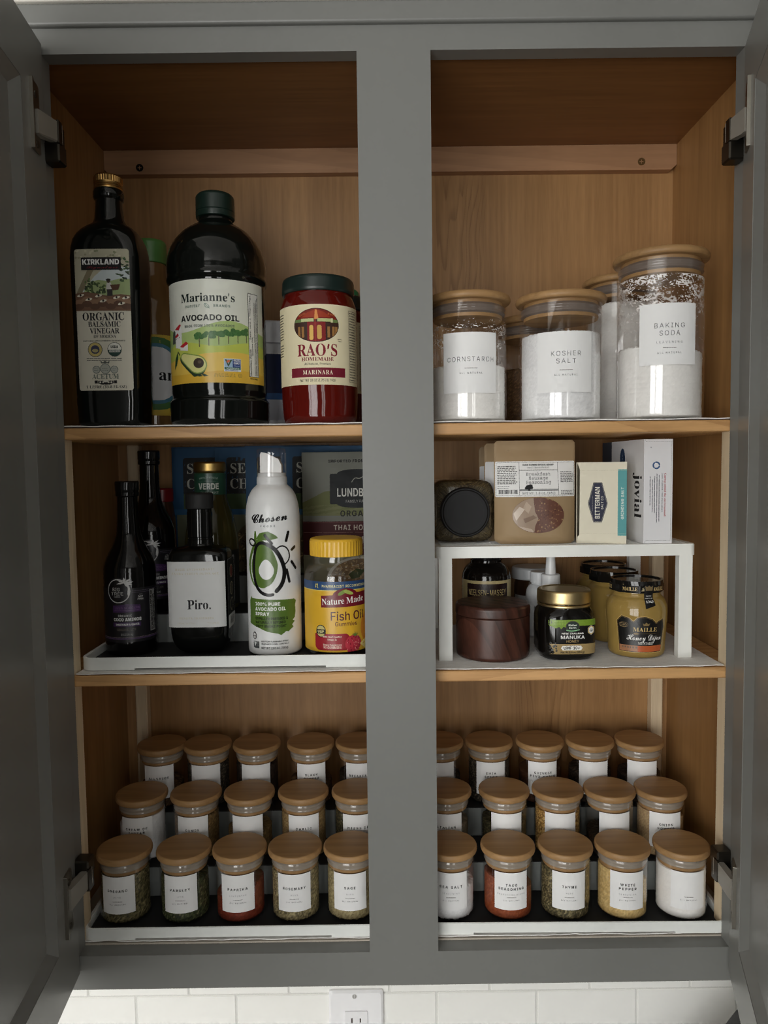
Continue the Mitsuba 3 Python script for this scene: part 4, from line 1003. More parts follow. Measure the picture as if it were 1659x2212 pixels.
p.poly(st, S(120, 96, 44), 5)
printed('cider_bottle__wrap_label', p, on_cyl(VX, VY, SH + 0.019, 0.0433, 12.0), step=0.003, clip=full)
tag('cider_bottle', 'bottle with a green cap and yellow label behind the black vinegar bottle', 'bottle')

TX, TY = -0.1640, 0.1900
shape('white_tub__tub', lathe(rounded([(0, 0.0004), (0.0395, 0.0004), (0.0410, 0.004), (0.0410, 0.1080), (0.0395, 0.1100)], 0.002), 64), 'm_satin', S(190, 190, 192), 35, tw=at(TX, TY, SH))
shape('white_tub__lid', lathe(rounded([(0, 0.1085), (0.0440, 0.1085), (0.0445, 0.1340), (0.0430, 0.1365), (0.0380, 0.1370), (0, 0.1362)], 0.0014), 64), 'm_satin', S(196, 196, 198), 35, tw=at(TX, TY, SH))
p = Print(); full = sbox(-0.06, 0, 0.055, 0.083)
p.add(full, S(24, 34, 66), 0); p.rect(-0.06, 0.026, 0.055, 0.034, S(48, 84, 130), 1); p.rect(-0.06, 0, 0.030, 0.026, S(170, 172, 180), 1)
p.rect(0.0270, 0.035, 0.0340, 0.075, S(196, 196, 196), 2); p.greek(0.036, 0.0285, 0.074, 3, 0.0021, 0.0012, S(24, 30, 50), 8, 3, vertical=True)
printed('white_tub__wrap_label', p, on_cyl(TX, TY, SH + 0.012, 0.0411, 8.0), step=0.003, clip=full)
tag('white_tub', 'white tub with a dark blue label between the oil jug and the sauce jar', 'tub')

MX2, MY2 = -0.0730, 0.1850
again('sauce_jar_001__jar', scene['sauce_jar__jar'], at(MX2, MY2, SH))
again('sauce_jar_001__lid', scene['sauce_jar__lid'], at(MX2, MY2, SH))
p = Print(); full = sbox(-0.075, 0, 0.061, 0.0885)
p.add(full, S(222, 212, 178), 0); p.frame(0.0300, 0.004, 0.0560, 0.0840, 0.0004, S(70, 60, 54), 3); p.greek(0.0312, 0.081, 0.055, 26, 0.003, 0.0011, S(70, 62, 56), 23, 4)
p.text("RAO’S", -0.022, 0.0318, 0.0128, S(122, 30, 42), 'serif', width=0.0470, lay=4)
printed('sauce_jar_001__wrap_label', p, on_cyl(MX2, MY2, SH + 0.0440, 0.0446, 2.0), step=0.003, clip=full)
tag('sauce_jar_001', 'second dark sauce jar, mostly hidden behind the marinara jar', 'jar')
GX, GY = -0.0560, 0.2370
shape('squeeze_bottle__body', lathe(rounded([(0, 0.0005), (0.0145, 0.0005), (0.0150, 0.004), (0.0150, 0.148), (0.0135, 0.166), (0.0090, 0.176)], 0.003), 40), 'm_satin', S(206, 200, 190), 35, tw=at(GX, GY, SH))
shape('squeeze_bottle__cap', lathe(rounded([(0, 0.1745), (0.0098, 0.1745), (0.0098, 0.1890), (0.0060, 0.1930), (0, 0.1930)], 0.001), 32), 'm_satin', S(40, 108, 66), 35, tw=at(GX, GY, SH))
tag('squeeze_bottle', 'pale bottle with a small green cap peeping out behind the marinara jar', 'bottle')

# ------------------------------------------------------------------ top shelf, right: storage jars
def powder_film(r, z0, z1, seed, thr, n=380, m=150, edge=0.0):
    """powder clinging to the inside of the glass: irregular patches"""
    ph, zz = np.linspace(0, 2 * math.pi, n + 1)[:-1], np.linspace(z0, z1, m)
    P3 = np.array([[(r * math.cos(a), r * math.sin(a), z) for z in zz] for a in ph])
    f = 0.45 * meshkit.fbm(P3 * [70, 70, 140] + seed * 9.1, 3, seed) + 0.55 * meshkit.fbm(P3 * [760, 760, 900], 2, seed + 5)
    f = f + edge * (np.linspace(0, 1, m)[None, :] - 0.5)
    keep = f > thr
    idx = np.arange(n * m).reshape(n, m)
    q = []
    for i in range(n):
        for j in range(m - 1):
            k = (i + 1) % n
            if keep[i, j] and keep[k, j] and keep[i, j + 1]:
                q.append((idx[i, j], idx[k, j], idx[i, j + 1]))
            if keep[k, j + 1] and keep[k, j] and keep[i, j + 1]:
                q.append((idx[k, j], idx[k, j + 1], idx[i, j + 1]))
    return trimesh.Trimesh(P3.reshape(-1, 3), np.array(q), process=False)

def storage_jar(key, x, y, r, h, title, sub, lab, level, fill, seed, laz=0.0, lz=0.045, lw=0.064, lh=0.067, film=None, label=True, lidr=0.0055, tilt=0.0):
    m = at(x, y, SH)
    shape(key + '__glass', lathe(rounded([(0, 0.0010), (r - 0.004, 0.0006), (r, 0.005), (r, h - 0.0100), (r - 0.001, h - 0.0087)], {1: 0.002, 2: 0.005, 3: 0.001}), 80), 'm_glass', None, 35, tw=m)
    shape(key + '__lid', lathe(rounded([(0, h - 0.0085), (r + lidr - 0.0015, h - 0.0085), (r + lidr, h - 0.0045), (r + lidr - 0.0022, h), (0, h + 0.0002)], {1: 0.002, 2: 0.004, 3: 0.003}), 80), 'm_lid', None, 35, tw=m.rotate([0, 0, 1], seed * 31), uv=(0.31 * seed, 0))
    shape(key + '__lid__plug', lathe([(0, h - 0.0270), (r - 0.0052, h - 0.0270), (r - 0.0045, h - 0.0255), (r - 0.0045, h - 0.0084)], 64), 'm_lid', None, 35, tw=m, uv=(0.2, 0))
    shape(key + '__lid__seal', lathe(rounded([(r - 0.0048, h - 0.0235), (r - 0.0013, h - 0.0215), (r - 0.0025, h - 0.0185), (r - 0.0011, h - 0.0150), (r - 0.0048, h - 0.0115)], 0.001), 64), 'm_gloss', S(112, 100, 92), 35, tw=m)
    g, c = grains(r - 0.0022, h * level, FILL[fill], 300 + seed, 170, 0.0004, tilt=tilt, tiltdir=0.3, dome=0.004, vary=0.02)
    v = np.array(g.vertices); v[:, 2] = np.minimum(v[:, 2], h - 0.029)
    shape(key + '__contents', (v, g.faces), 'm_matte', c, True, tw=m)
    if film:
        fm = powder_film(r - 0.0012, h * level * 0.8, h - 0.030, seed, film[0], edge=film[1])
        shape(key + '__powder_film', fm, 'm_matte', S(226, 222, 218), True, tw=m)
        labels[key + '__powder_film'] = {'label': 'white powder clinging inside the glass', 'kind': 'stuff'}
    if label:
        p = Print()
        p.rect(-lw / 2, 0, lw / 2, lh, PAPER, 0)
        ln = title.split('/')
        yy = lh * 0.52 if len(ln) == 1 else lh * 0.60
        for t in ln:
            p.text(t, lw * 0.01, yy, 0.0051, INK, 'light', track=0.24, width=min(lw * 0.86, 0.0056 * len(t)), lay=4)
            yy -= 0.0083
        yy = yy + 0.0083 - 0.0052
        if sub:
            p.text(sub, lw * 0.01, yy - 0.0032, 0.0022, S(90, 90, 92), 'sans', track=0.6, lay=4); yy -= 0.0062
        p.rect(lw * 0.01 - 0.0072, yy - 0.0025, lw * 0.01 + 0.0072, yy - 0.0020, INK, 3)
        p.text('ALL NATURAL', lw * 0.01, yy - 0.0085, 0.0019, S(60, 60, 62), 'med', track=0.42, lay=4)
        printed(key + '__paper_label', p, on_cyl(x, y, SH + lz, r + 0.0001, laz), step=0.003)
    tag(key, lab, 'storage jar')
storage_jar('storage_jar', 0.0845, 0.0830, 0.0445, 0.1455, 'CORNSTARCH', '', 'glass storage jar with a wooden lid reading CORNSTARCH', 0.42, 'powder', 1, -3.0, 0.0325, film=(0.595, 0.10))
storage_jar('storage_jar_001', 0.1930, 0.0830, 0.0468, 0.1445, 'KOSHER/SALT', '', 'glass storage jar with a wooden lid reading KOSHER SALT', 0.67, 'salt', 2, -7.0, 0.0318, tilt=0.02)
storage_jar('storage_jar_002', 0.3075, 0.0790, 0.0480, 0.1890, 'BAKING/SODA', 'LEAVENING', 'tallest glass storage jar with a wooden lid reading BAKING SODA', 0.40, 'powder', 3, -9.0, 0.0600, film=(0.60, 0.30), tilt=-0.10)
storage_jar('storage_jar_003', 0.2960, 0.1830, 0.0440, 0.1880, '', '', 'tall glass storage jar of white powder behind the baking soda jar', 0.80, 'powder', 4, label=False)
storage_jar('storage_jar_004', 0.1790, 0.1840, 0.0430, 0.1385, '', '', 'dark glass storage jar hidden behind the kosher salt jar', 0.50, 'brown', 5, label=False)

# ------------------------------------------------------------------ middle shelf, left: bottles on the stepped rack
MZ, MZ1, MZ2 = 0.3199, 0.3574, 0.3957
amino = rounded([(0, 0.0006), (0.0270, 0.0006), (0.0300, 0.005), (0.0302, 0.0950), (0.0298, 0.1050), (0.0250, 0.1180), (0.0180, 0.1310), (0.0140, 0.1420), (0.0122, 0.1600), (0.0118, 0.1880), (0.0135, 0.1885), (0.0135, 0.1930)], 0.006)
amino_cap = rounded([(0, 0.1890), (0.0122, 0.1890), (0.0126, 0.1915), (0.0136, 0.1960), (0.0138, 0.2052), (0.0128, 0.2065), (0, 0.2066)], 0.0006)
def amino_label():
    p = Print(); full = sbox(-0.047, 0, 0.047, 0.0780)
    p.add(sbox(-0.047, 0, 0.047, 0.0640).union(Point(-0.0085, 0.0610).buffer(0.0158)).union(sbox(0.040, 0, 0.047, 0.064)), S(30, 29, 33), 0)
    for z_, w_ in ((0.0605, 0.0006), (0.0585, 0.0005)):
        p.rect(0.007, z_, 0.047, z_ + w_, S(84, 78, 92), 2)
    p.rect(-0.047, 0.0035, 0.047, 0.0052, S(74, 56, 88), 2); p.rect(-0.047, 0.0056, 0.047, 0.0061, S(120, 108, 110), 2)
    p.ell(-0.0085, 0.0610, 0.0142, 0.0142, S(196, 196, 196), 3, 0, 20); p.ell(-0.0085, 0.0610, 0.0131, 0.0131, S(24, 23, 26), 4, 0, 20)
    trunk = [(0.0016, 0.0720), (0.0048, 0.0640), (0.0046, 0.0560), (0.0010, 0.0500), (-0.0060, 0.0482), (0.0020, 0.0490), (0.0040, 0.0525), (0.0022, 0.0575), (0.0030, 0.0640), (0.0002, 0.0716)]
    p.poly(trunk, S(200, 200, 200), 5)
    for a in (-65, -28, 10, 50, 95, 150, 195):
        q = affinity.rotate(Polygon([(0, -0.0007), (0.006, -0.0018), (0.0105, -0.0002), (0.006, 0.0014), (0, 0.0007)]), a, origin=(0, 0))
        p.add(affinity.translate(affinity.scale(q, 0.95, 0.6, origin=(0, 0)), -0.0005, 0.0708), S(200, 200, 200), 6)
    p.text('BIG', -0.0108, 0.0610, 0.0040, S(190, 190, 190), 'med', width=0.0100, lay=6); p.text('TREE', -0.0098, 0.0560, 0.0038, S(190, 190, 190), 'med', width=0.0155, lay=6); p.text('FARMS', -0.0098, 0.0535, 0.0014, S(180, 180, 180), 'bold', width=0.0080, lay=6)
    p.rect(0.0150, 0.0560, 0.0190, 0.0564, S(170, 170, 170), 4); p.text('SOY', 0.0170, 0.0526, 0.0022, S(180, 180, 180), 'bold', lay=4); p.text('FREE', 0.0170, 0.0496, 0.0022, S(180, 180, 180), 'bold', lay=4)
    p.poly([(-0.0160, 0.0355), (0.0170, 0.0360), (0.0165, 0.0440), (0.0020, 0.0455), (-0.0160, 0.0435)], S(66, 40, 84), 2); p.text('LESS SODIUM', 0.0010, 0.0396, 0.0028, S(104, 76, 118), 'bold', width=0.0290, lay=4); p.rect(-0.0140, 0.0378, 0.0150, 0.0384, S(104, 76, 118), 4)
    p.text('ORGANIC', -0.0015, 0.0304, 0.0026, S(206, 206, 206), 'bold', track=0.2, width=0.0160, lay=4)
    p.text('COCO AMINOS', 0.0010, 0.0254, 0.0038, S(226, 226, 226), 'black', width=0.0325, lay=4)
    p.rect(-0.0160, 0.0188, 0.0165, 0.0238, S(62, 40, 82), 2); p.text('MARINADE & SAUCE', 0.0010, 0.0202, 0.0024, S(216, 216, 216), 'black', width=0.0270, lay=4)
    p.text('ORIGINAL LITE', 0.0000, 0.0140, 0.0025, S(110, 104, 96), 'med', width=0.0220, lay=4)
    p.text('10 FL OZ (296 mL)', 0.0000, 0.0082, 0.0026, S(150, 150, 148), 'bold', width=0.0140, lay=4)
    p.rect(0.0290, 0.0105, 0.0380, 0.0600, S(150, 150, 148), 3)
    for q in range(4):
        p.greek(0.0115, 0.0300 + q * 0.0020, 0.0590, 1, 0.001, 0.0011, S(30, 30, 30), 31 + q, 5, vertical=True)
    return p, full
def amino_bottle(key, x, y, z, lab, laz):
    shape(key + '__body', lathe(amino, 64), 'm_gloss', S(10, 9, 10), 38, tw=at(x, y, z))
    shape(key + '__cap', lathe(amino_cap, 48), 'm_gloss', S(16, 16, 17), 38, tw=at(x, y, z))
    p, full = amino_label()
    printed(key + '__wrap_label', p, on_cyl(x, y, z + 0.0175, 0.0303, laz), 'm_satin', step=0.003)
    tag(key, lab, 'bottle', 'dark bottles of coconut sauce')
amino_bottle('amino_bottle', -0.3235, 0.0960, MZ, 'black bottle of coconut aminos with a round palm emblem, front left of the middle shelf', 8.0)
amino_bottle('amino_bottle_001', -0.3185, 0.1665, MZ1, 'taller standing black bottle of coconut aminos behind the front one, touching the left pale strip', 22.0)

# olive oil: squarish black bottle with a long neck
PX, PY = -0.2365, 0.0930
piro = [(0.0, 0.016, 0.012, 2.6), (0.0012, 0.0215, 0.0165, 2.8), (0.004, 0.0262, 0.0205, 3), (0.009, 0.0305, 0.0238, 3.4), (0.016, 0.0330, 0.0260, 4), (0.026, 0.0343, 0.0268, 4.6), (0.040, 0.0347, 0.0270, 5), (0.112, 0.0347, 0.0270, 5), (0.1195, 0.0343, 0.0266, 4.6), (0.1235, 0.0325, 0.0252, 4),
        (0.1258, 0.0285, 0.0225, 3.2), (0.1272, 0.0220, 0.0185, 2.5), (0.1290, 0.0165, 0.0158, 2), (0.1320, 0.0150, 0.0150, 2), (0.1360, 0.0148, 0.0148, 2), (0.1366, 0.0142, 0.0142, 2), (0.1385, 0.0142, 0.0142, 2), (0.1392, 0.0148, 0.0148, 2), (0.168, 0.0148, 0.0148, 2), (0.1690, 0.0142, 0.0142, 2), (0.172, 0.0142, 0.0142, 2)]
shape('olive_oil_bottle__body', loft(piro, 96), 'm_gloss', S(10, 11, 10), 38, tw=at(PX, PY, MZ))
shape('olive_oil_bottle__cap', lathe(rounded([(0, 0.1725), (0.0158, 0.1725), (0.0163, 0.1740), (0.0163, 0.1890), (0.0150, 0.1912), (0, 0.1914)], 0.0008), 48), 'm_matte', S(34, 34, 34), 38, tw=at(PX, PY, MZ))
p = Print(); full = sbox(-0.0335, 0, 0.0335, 0.0775)
GOLD = S(196, 190, 168)
p.add(full, S(206, 207, 206), 0)
p.text('HIGH ANTIOXIDANT*', 0.000, 0.0672, 0.0024, GOLD, 'serif', track=0.28, width=0.0460, lay=3); p.text('EXTRA VIRGIN OLIVE OIL', 0.000, 0.0622, 0.0024, GOLD, 'serif', track=0.28, width=0.0550, lay=3)
p.text('Piro.', 0.0040, 0.0215, 0.0108, S(18, 18, 20), 'serif', width=0.0285, lay=3)
p.text('TENUTA TRASUBBIO', 0.000, 0.0098, 0.0022, GOLD, 'serif', track=0.3, width=0.0400, lay=3); p.text('500 mL 16.9 fl oz', -0.012, 0.0042, 0.0017, GOLD, 'sans', width=0.020, lay=3); p.text('**Vitamin E', 0.019, 0.0042, 0.0017, GOLD, 'sans', width=0.014, lay=3)
_dp = front_se(piro)
printed('olive_oil_bottle__front_label', p, on_surface(lambda x, z: _dp(x * 0.955, z + 0.0345), PX - 0.0006, PY, MZ + 0.0345), step=0.0025, base=0.0005)
# back label showing on the right flank
p = Print()
p.add(rrect(-0.019, 0, 0.019, 0.083, 0.004), S(30, 31, 30), 0); p.add(rrect(-0.0188, 0.0002, 0.0188, 0.016, 0.003), S(178, 178, 174), 1); p.add(rrect(-0.019, 0, 0.019, 0.083, 0.004).difference(rrect(-0.0184, 0.0006, 0.0184, 0.0824, 0.0036)), S(120, 120, 116), 2)
for i, z_ in enumerate((0.067, 0.046, 0.027)):
    p.ell(0.002, z_, 0.0080, 0.0080, S(150, 140, 110), 2); p.ell(0.002, z_, 0.0070, 0.0070, S(*((96, 44, 40), (70, 66, 56), (34, 34, 34))[i]), 3)
p.barcode(-0.008, 0.004, 0.010, 0.013, S(40, 40, 40), 6)
printed('olive_oil_bottle__back_label', p, on_flat((PX + 0.0352, PY, MZ + 0.030), (0, 1, 0), (0, 0, 1)), step=None)
tag('olive_oil_bottle', 'squarish black bottle of olive oil with a plain white label', 'bottle')

# green sauce bottle behind it
QX, QY = -0.2400, 0.1665
prof = rounded([(0, 0.0006), (0.0310, 0.0006), (0.0340, 0.005), (0.0342, 0.0800), (0.0335, 0.0950), (0.0290, 0.1180), (0.0215, 0.1420), (0.0198, 0.1500), (0.0196, 0.1760), (0.0180, 0.178), (0.0180, 0.186)], 0.008)
shape('green_sauce_bottle__body', lathe(prof, 64), 'm_gloss', S(58, 54, 26), 38, tw=at(QX, QY, MZ1))
shape('green_sauce_bottle__cap', lathe(rounded([(0, 0.1780), (0.0200, 0.1780), (0.0206, 0.1800), (0.0203, 0.1892), (0.0186, 0.1910), (0, 0.1908)], 0.0008), 56), 'm_metal', S(196, 164, 100), 38, tw=at(QX, QY, MZ1))
p = Print(); full = sbox(-0.034, 0, 0.034, 0.0290)
p.add(full, S(36, 72, 56), 0)
p.text('MADE IN MEXICO', 0, 0.0225, 0.0023, S(150, 166, 156), 'med', width=0.0240, arc=0.05, lay=3); p.rect(-0.0120, 0.0180, 0.0120, 0.0182, S(110, 140, 124), 2)
p.text('VERDE', 0, 0.0085, 0.0078, S(196, 200, 192), 'black', width=0.0270, lay=3); p.text('SALSA SAUCE', 0.001, 0.0032, 0.0025, S(160, 172, 162), 'bold', width=0.0230, lay=3)
printed('green_sauce_bottle__neck_label', p, on_cyl(QX, QY, MZ1 + 0.1475, 0.0199, 6.0), 'm_satin', step=0.002, base=0.0002)
p = Print(); full = sbox(-0.050, 0, 0.050, 0.0700)
p.add(full, S(30, 32, 30), 0); p.rect(0.0240, 0.004, 0.0330, 0.064, S(120, 120, 118), 1); p.rect(0.0245, 0.050, 0.0325, 0.058, S(64, 60, 58), 2); p.barcode(0.0250, 0.010, 0.0320, 0.046, S(26, 26, 26), 12, 2); p.greek(-0.03, 0.06, 0.02, 6, 0.007, 0.002, S(70, 84, 70), 15)
printed('green_sauce_bottle__wrap_label', p, on_cyl(QX, QY, MZ1 + 0.008, 0.0343, 10.0), step=0.003)
tag('green_sauce_bottle', 'bottle of green sauce with a gold cap and dark green neck label', 'bottle')

# red capped bottle in the corner behind the black ones
RX, RY = -0.3195, 0.2215
shape('red_capped_bottle__body', lathe(rounded([(0, 0.0005), (0.0165, 0.0005), (0.0170, 0.004), (0.0170, 0.075), (0.0150, 0.092), (0.0135, 0.101)], 0.004), 40), 'm_gloss', S(66, 42, 30), 38, tw=at(RX, RY, MZ2))
shape('red_capped_bottle__cap', lathe(rounded([(0, 0.0995), (0.0152, 0.0995), (0.0152, 0.1165), (0.0140, 0.1180), (0, 0.1180)], 0.001), 40), 'm_satin', S(120, 20, 26), 38, tw=at(RX, RY, MZ2))
p = Print(); p.rect(-0.026, 0, 0.026, 0.050, S(112, 24, 26), 0); p.text('ED', 0.0105, 0.018, 0.0052, S(190, 110, 96), 'serif', lay=2, rot=-20)
printed('red_capped_bottle__wrap_label', p, on_cyl(RX, RY, MZ2 + 0.012, 0.0172, 15.0), step=0.0025)
tag('red_capped_bottle', 'small bottle with a dark red cap and label behind the black bottles', 'bottle')

# pouches of cooked grain standing at the back
def pouch(key, x0, x1, y, z0, z1, th, pr_, lab, cat_, mat='m_satin', edge=(90, 90, 90), group=None, rot=0.0, lean=0.0, seed=0):
    """a filled pouch: flat seam at the top, belly lower down; print laid on its front"""
    w, h = (x1 - x0) / 2, z1 - z0
    nx, nz = 28, 36
    X, Z = np.linspace(-w, w, nx), np.linspace(0, h, nz)
    def belly(x, z):
        u = np.clip(1 - (np.abs(x) / w) ** 3.2, 0, 1)
        t = np.clip(z / h, 0, 1)
        v = np.clip(np.sin(np.pi * np.clip((t + 0.06) / 0.98, 0, 1) ** 0.75), 0, 1)
        wr = 0.0004 * np.sin(x * 160 + z * 90 + seed) * np.sin(z * 140 + seed * 2) * u
        return 0.0008 + (th / 2 - 0.0008) * u * v ** 0.8 + wr
    def front(x, z):
        return -belly(x, z) + lean * z
    V = []
    for s in (1, -1):
        gx, gz = np.meshgrid(X, Z, indexing='ij')
        V.append(np.stack([gx, -s * belly(gx, gz) + lean * gz, gz], -1).reshape(-1, 3))
    n = nx * nz
    i, j = np.meshgrid(np.arange(nx - 1), np.arange(nz - 1), indexing='ij')
    q = np.stack([i * nz + j, (i + 1) * nz + j, (i + 1) * nz + j + 1, i * nz + j + 1], -1).reshape(-1, 4)
    f = np.vstack([q[:, [0, 1, 2]], q[:, [0, 2, 3]]])
    ring = [k * nz for k in range(nx)] + [(nx - 1) * nz + k for k in range(1, nz)] + [k * nz + nz - 1 for k in range(nx - 2, -1, -1)] + [k for k in range(nz - 2, 0, -1)]
    side = []
    for a, b in zip(ring, ring[1:] + ring[:1]):
        side += [(b, a, a + n), (b, a + n, b + n)]
    m = trimesh.Trimesh(np.vstack(V), np.vstack([f, f[:, ::-1] + n, side]), process=False)
    cx = (x0 + x1) / 2
    shape(key + '__bag', m, mat, S(*edge), 40, tw=at(cx, y, z0, rot))
    printed(key + '__print', pr_, on_surface(front, cx, y, z0, -rot if False else rot), mat, step=0.006, clip=sbox(-w + 0.0005, 0.0005, w - 0.0005, h - 0.0005), base=0.0012, ystep=0.006)
    tag(key, lab, cat_, group)

def grain_print(seed, w=0.1150, h=0.172):
    p = Print(); a = -w / 2
    p.rect(a, 0, -a, h, S(34, 72, 104), 0)
    p.add(rrect(a + 0.016, 0.088, -a - 0.004, h - 0.013, 0.004), S(26, 27, 28), 1)
    p.text('SEEDS', a + 0.0205, 0.1370, 0.0135, S(170, 170, 162), 'serif', align='l', width=0.058, lay=3)
    p.text('CHANGE', a + 0.0205, 0.1160, 0.0135, S(170, 170, 162), 'serif', align='l', width=0.074, lay=3)
    p.rect(a + 0.016, 0.088, -a - 0.004, 0.109, S(58, 76, 44), 2)
    p.rect(a, 0.0800, -a, 0.0875, S(46, 92, 128), 2)
    p.rect(a + 0.006, 0, -a, 0.0800, S(112, 116, 94), 2)
    p.ell(0.010, 0.030, 0.046, 0.044, S(96, 84, 62), 3)
    rng = random.Random(seed)
    for i in range(220):
        t, r = rng.uniform(0, 6.283), 0.042 * math.sqrt(rng.random())
        p.ell(0.010 + r * math.cos(t), 0.030 + r * math.sin(t), 0.0024, 0.0009, S(*rng.choice([(170, 148, 104), (140, 112, 76), (112, 84, 58), (186, 168, 128), (70, 52, 40)])), 4, rng.uniform(0, 180), 3)
    return p
for i, (x0, y, lab) in enumerate(((-0.3095, 0.2395, 'leftmost blue and black grain pouch at the back of the middle shelf'), (-0.2475, 0.2300, 'blue and black grain pouch standing right behind the gold capped green bottle'), (-0.2040, 0.2210, 'blue and black grain pouch directly behind the spray can'), (-0.1545, 0.2115, 'rightmost blue and black grain pouch, partly behind the grey rice pouch'))):
    pouch('grain_pouch' + ('_%03d' % i if i else ''), x0, x0 + 0.1150, y, MZ2, MZ2 + 0.1740 - 0.0015 * (i % 2), 0.0088, grain_print(50 + i), lab, 'pouch', 'm_matte', (32, 66, 96), 'grain pouches filed at the back', seed=i)
p = Print(); a = -0.060
p.rect(a, 0, -a, 0.202, S(112, 114, 106), 0)
p.poly([(a, 0.135), (a + 0.030, 0.150), (-a, 0.158), (-a, 0.120), (a, 0.120)], S(96, 100, 62), 1); p.rect(a, 0.118, -a, 0.132, S(106, 108, 74), 1)
p.text('IMPORTED FROM THAILAND', 0.0150, 0.1880, 0.0040, S(24, 24, 24), 'black', width=0.0800, lay=4, track=0.1)
p.add(unary_union([rrect(-0.0230, 0.1330, 0.0500, 0.1730, 0.002), affinity.scale(Point(0.0135, 0.1730).buffer(1, quad_segs=12), 0.027, 0.006), affinity.scale(Point(0.0135, 0.1330).buffer(1, quad_segs=12), 0.027, 0.005)]), S(22, 26, 28), 3)
p.text('LUNDBERG', 0.0140, 0.1430, 0.0110, S(196, 196, 190), 'bold', width=0.0560, lay=5); p.text('FAMILY FARMS', 0.0140, 0.1350, 0.0034, S(150, 150, 146), 'med', width=0.0330, lay=5)
p.line([(0.006, 0.1620), (0.010, 0.1680), (0.016, 0.1660), (0.021, 0.1690)], 0.0009, S(150, 150, 140), 5)
p.text('ORGANIC', 0.0160, 0.1170, 0.0076, S(22, 22, 20), 'bold', track=0.16, width=0.0520, lay=4)
p.rect(a, 0.0660, -a, 0.1105, S(70, 26, 28), 2); p.rect(a, 0.0955, -a, 0.0960, S(130, 96, 90), 3); p.rect(a, 0.1090, -a, 0.1094, S(120, 80, 76), 3)
p.text('THAI HOM MALI', 0.0180, 0.0990, 0.0068, S(186, 178, 168), 'bold', track=0.1, width=0.0740, lay=4)
p.text('BROWN JASMINE', 0.0180, 0.0800, 0.0105, S(176, 166, 156), 'black', width=0.0950, lay=4); p.text('FULLY COOKED & READY TO HEAT', 0.0150, 0.0735, 0.0026, S(150, 136, 128), 'med', track=0.1, width=0.0720, lay=4)
p.rect(a, 0, -a, 0.0658, S(140, 138, 112), 1); p.ell(0.015, 0.030, 0.045, 0.034, S(196, 190, 176), 2, 0, 20); p.ell(0.015, 0.032, 0.040, 0.029, S(128, 104, 74), 3, 0, 20)
rng = random.Random(77)
for i in range(260):
    t, r = rng.uniform(0, 6.283), math.sqrt(rng.random())
    p.ell(0.015 + 0.039 * r * math.cos(t), 0.032 + 0.028 * r * math.sin(t), 0.0024, 0.0008, S(*rng.choice([(176, 150, 112), (150, 122, 86), (112, 88, 62), (190, 168, 130)])), 4, rng.uniform(0, 180), 3)
p.poly([(0.000, 0.040), (0.010, 0.048), (0.022, 0.046), (0.014, 0.036), (0.004, 0.034)], S(58, 78, 40), 5)
pouch('rice_pouch', -0.1235, -0.0035, 0.1900, MZ1, MZ1 + 0.2020, 0.0200, p, 'grey green rice pouch with a dark red band, behind the yellow lidded jar', 'pouch', 'm_matte', (108, 110, 100), seed=9)

# avocado oil spray can
CX, CY = -0.1485, 0.0890
prof = rounded([(0, 0.0008), (0.0295, 0.0008), (0.0316, 0.0030), (0.0318, 0.0050), (0.0318, 0.1630), (0.0310, 0.1750), (0.0280, 0.1870), (0.0235, 0.1950), (0.0190, 0.1990), (0.0176, 0.2005)], 0.004)
shape('spray_can__can', lathe(prof, 80), 'm_satin', S(226, 227, 226), 40, tw=at(CX, CY, MZ))
shape('spray_can__collar', lathe(rounded([(0.0176, 0.2000), (0.0180, 0.2020), (0.0176, 0.2090), (0.0166, 0.2100), (0.0164, 0.2140), (0, 0.2145)], 0.0006), 56), 'm_satin', S(216, 217, 216), 38, tw=at(CX, CY, MZ))
nz_ = Polygon([(-0.0125, 0), (0.0125, 0), (0.0125, 0.009), (0.0090, 0.0165), (0.0020, 0.0195), (-0.0055, 0.0235), (-0.0110, 0.0245), (-0.0125, 0.021)])
nzm = prism(nz_, 'y', -0.0075, 0.0075); nzm.apply_translation([0, 0, 0.2140])
shape('spray_can__nozzle', nzm, 'm_satin', S(222, 222, 220), 30, tw=at(CX, CY, MZ))
shape('spray_can__clear_cap', lathe(rounded([(0.0172, 0.2098), (0.0174, 0.2390), (0.0160, 0.2425), (0, 0.2432)], 0.003), 56), 'm_glass', None, 38, tw=at(CX, CY, MZ))
p = Print(); AV = S(84, 112, 44); full = sbox(-0.058, 0, 0.058, 0.16)
p.text('Chosen', -0.0020, 0.1395, 0.0098, BLACK, 'script', width=0.0460, lay=4, rot=5)
for dx, dz in ((0.00025, 0.0), (-0.00025, 0.0), (0, 0.00025)):
    p.text('Chosen', -0.0020 + dx, 0.1395 + dz, 0.0098, BLACK, 'script', width=0.0460, lay=4, rot=5)
p.text('FOODS', -0.0030, 0.1335, 0.0020, BLACK, 'bold', track=0.9, width=0.0170, lay=4)
pear = lambda cx, cz, w, h: Polygon([(cx + w * math.sin(t) * (1 - 0.32 * max(0, math.cos(t))) , cz + h * math.cos(t)) for t in np.linspace(0, 2 * math.pi, 48)[:-1]])
p.add(pear(-0.0135, 0.0905, 0.0185, 0.0290), AV, 2)
p.line(list(pear(-0.0105, 0.0890, 0.0168, 0.0275).exterior.coords)[2:46], 0.0016, S(222, 223, 222), 3)
p.add(pear(-0.0085, 0.0900, 0.0160, 0.0262), AV, 4)
p.add(pear(-0.0060, 0.0842, 0.0092, 0.0118), S(226, 227, 226), 6)
p.line([(-0.0040, 0.1135), (-0.0120, 0.1160), (-0.0185, 0.1110), (-0.0215, 0.0980), (-0.0225, 0.0800), (-0.0200, 0.0660), (-0.0130, 0.0570), (-0.0040, 0.0540), (0.0010, 0.0550)], 0.0036, BLACK, 7)
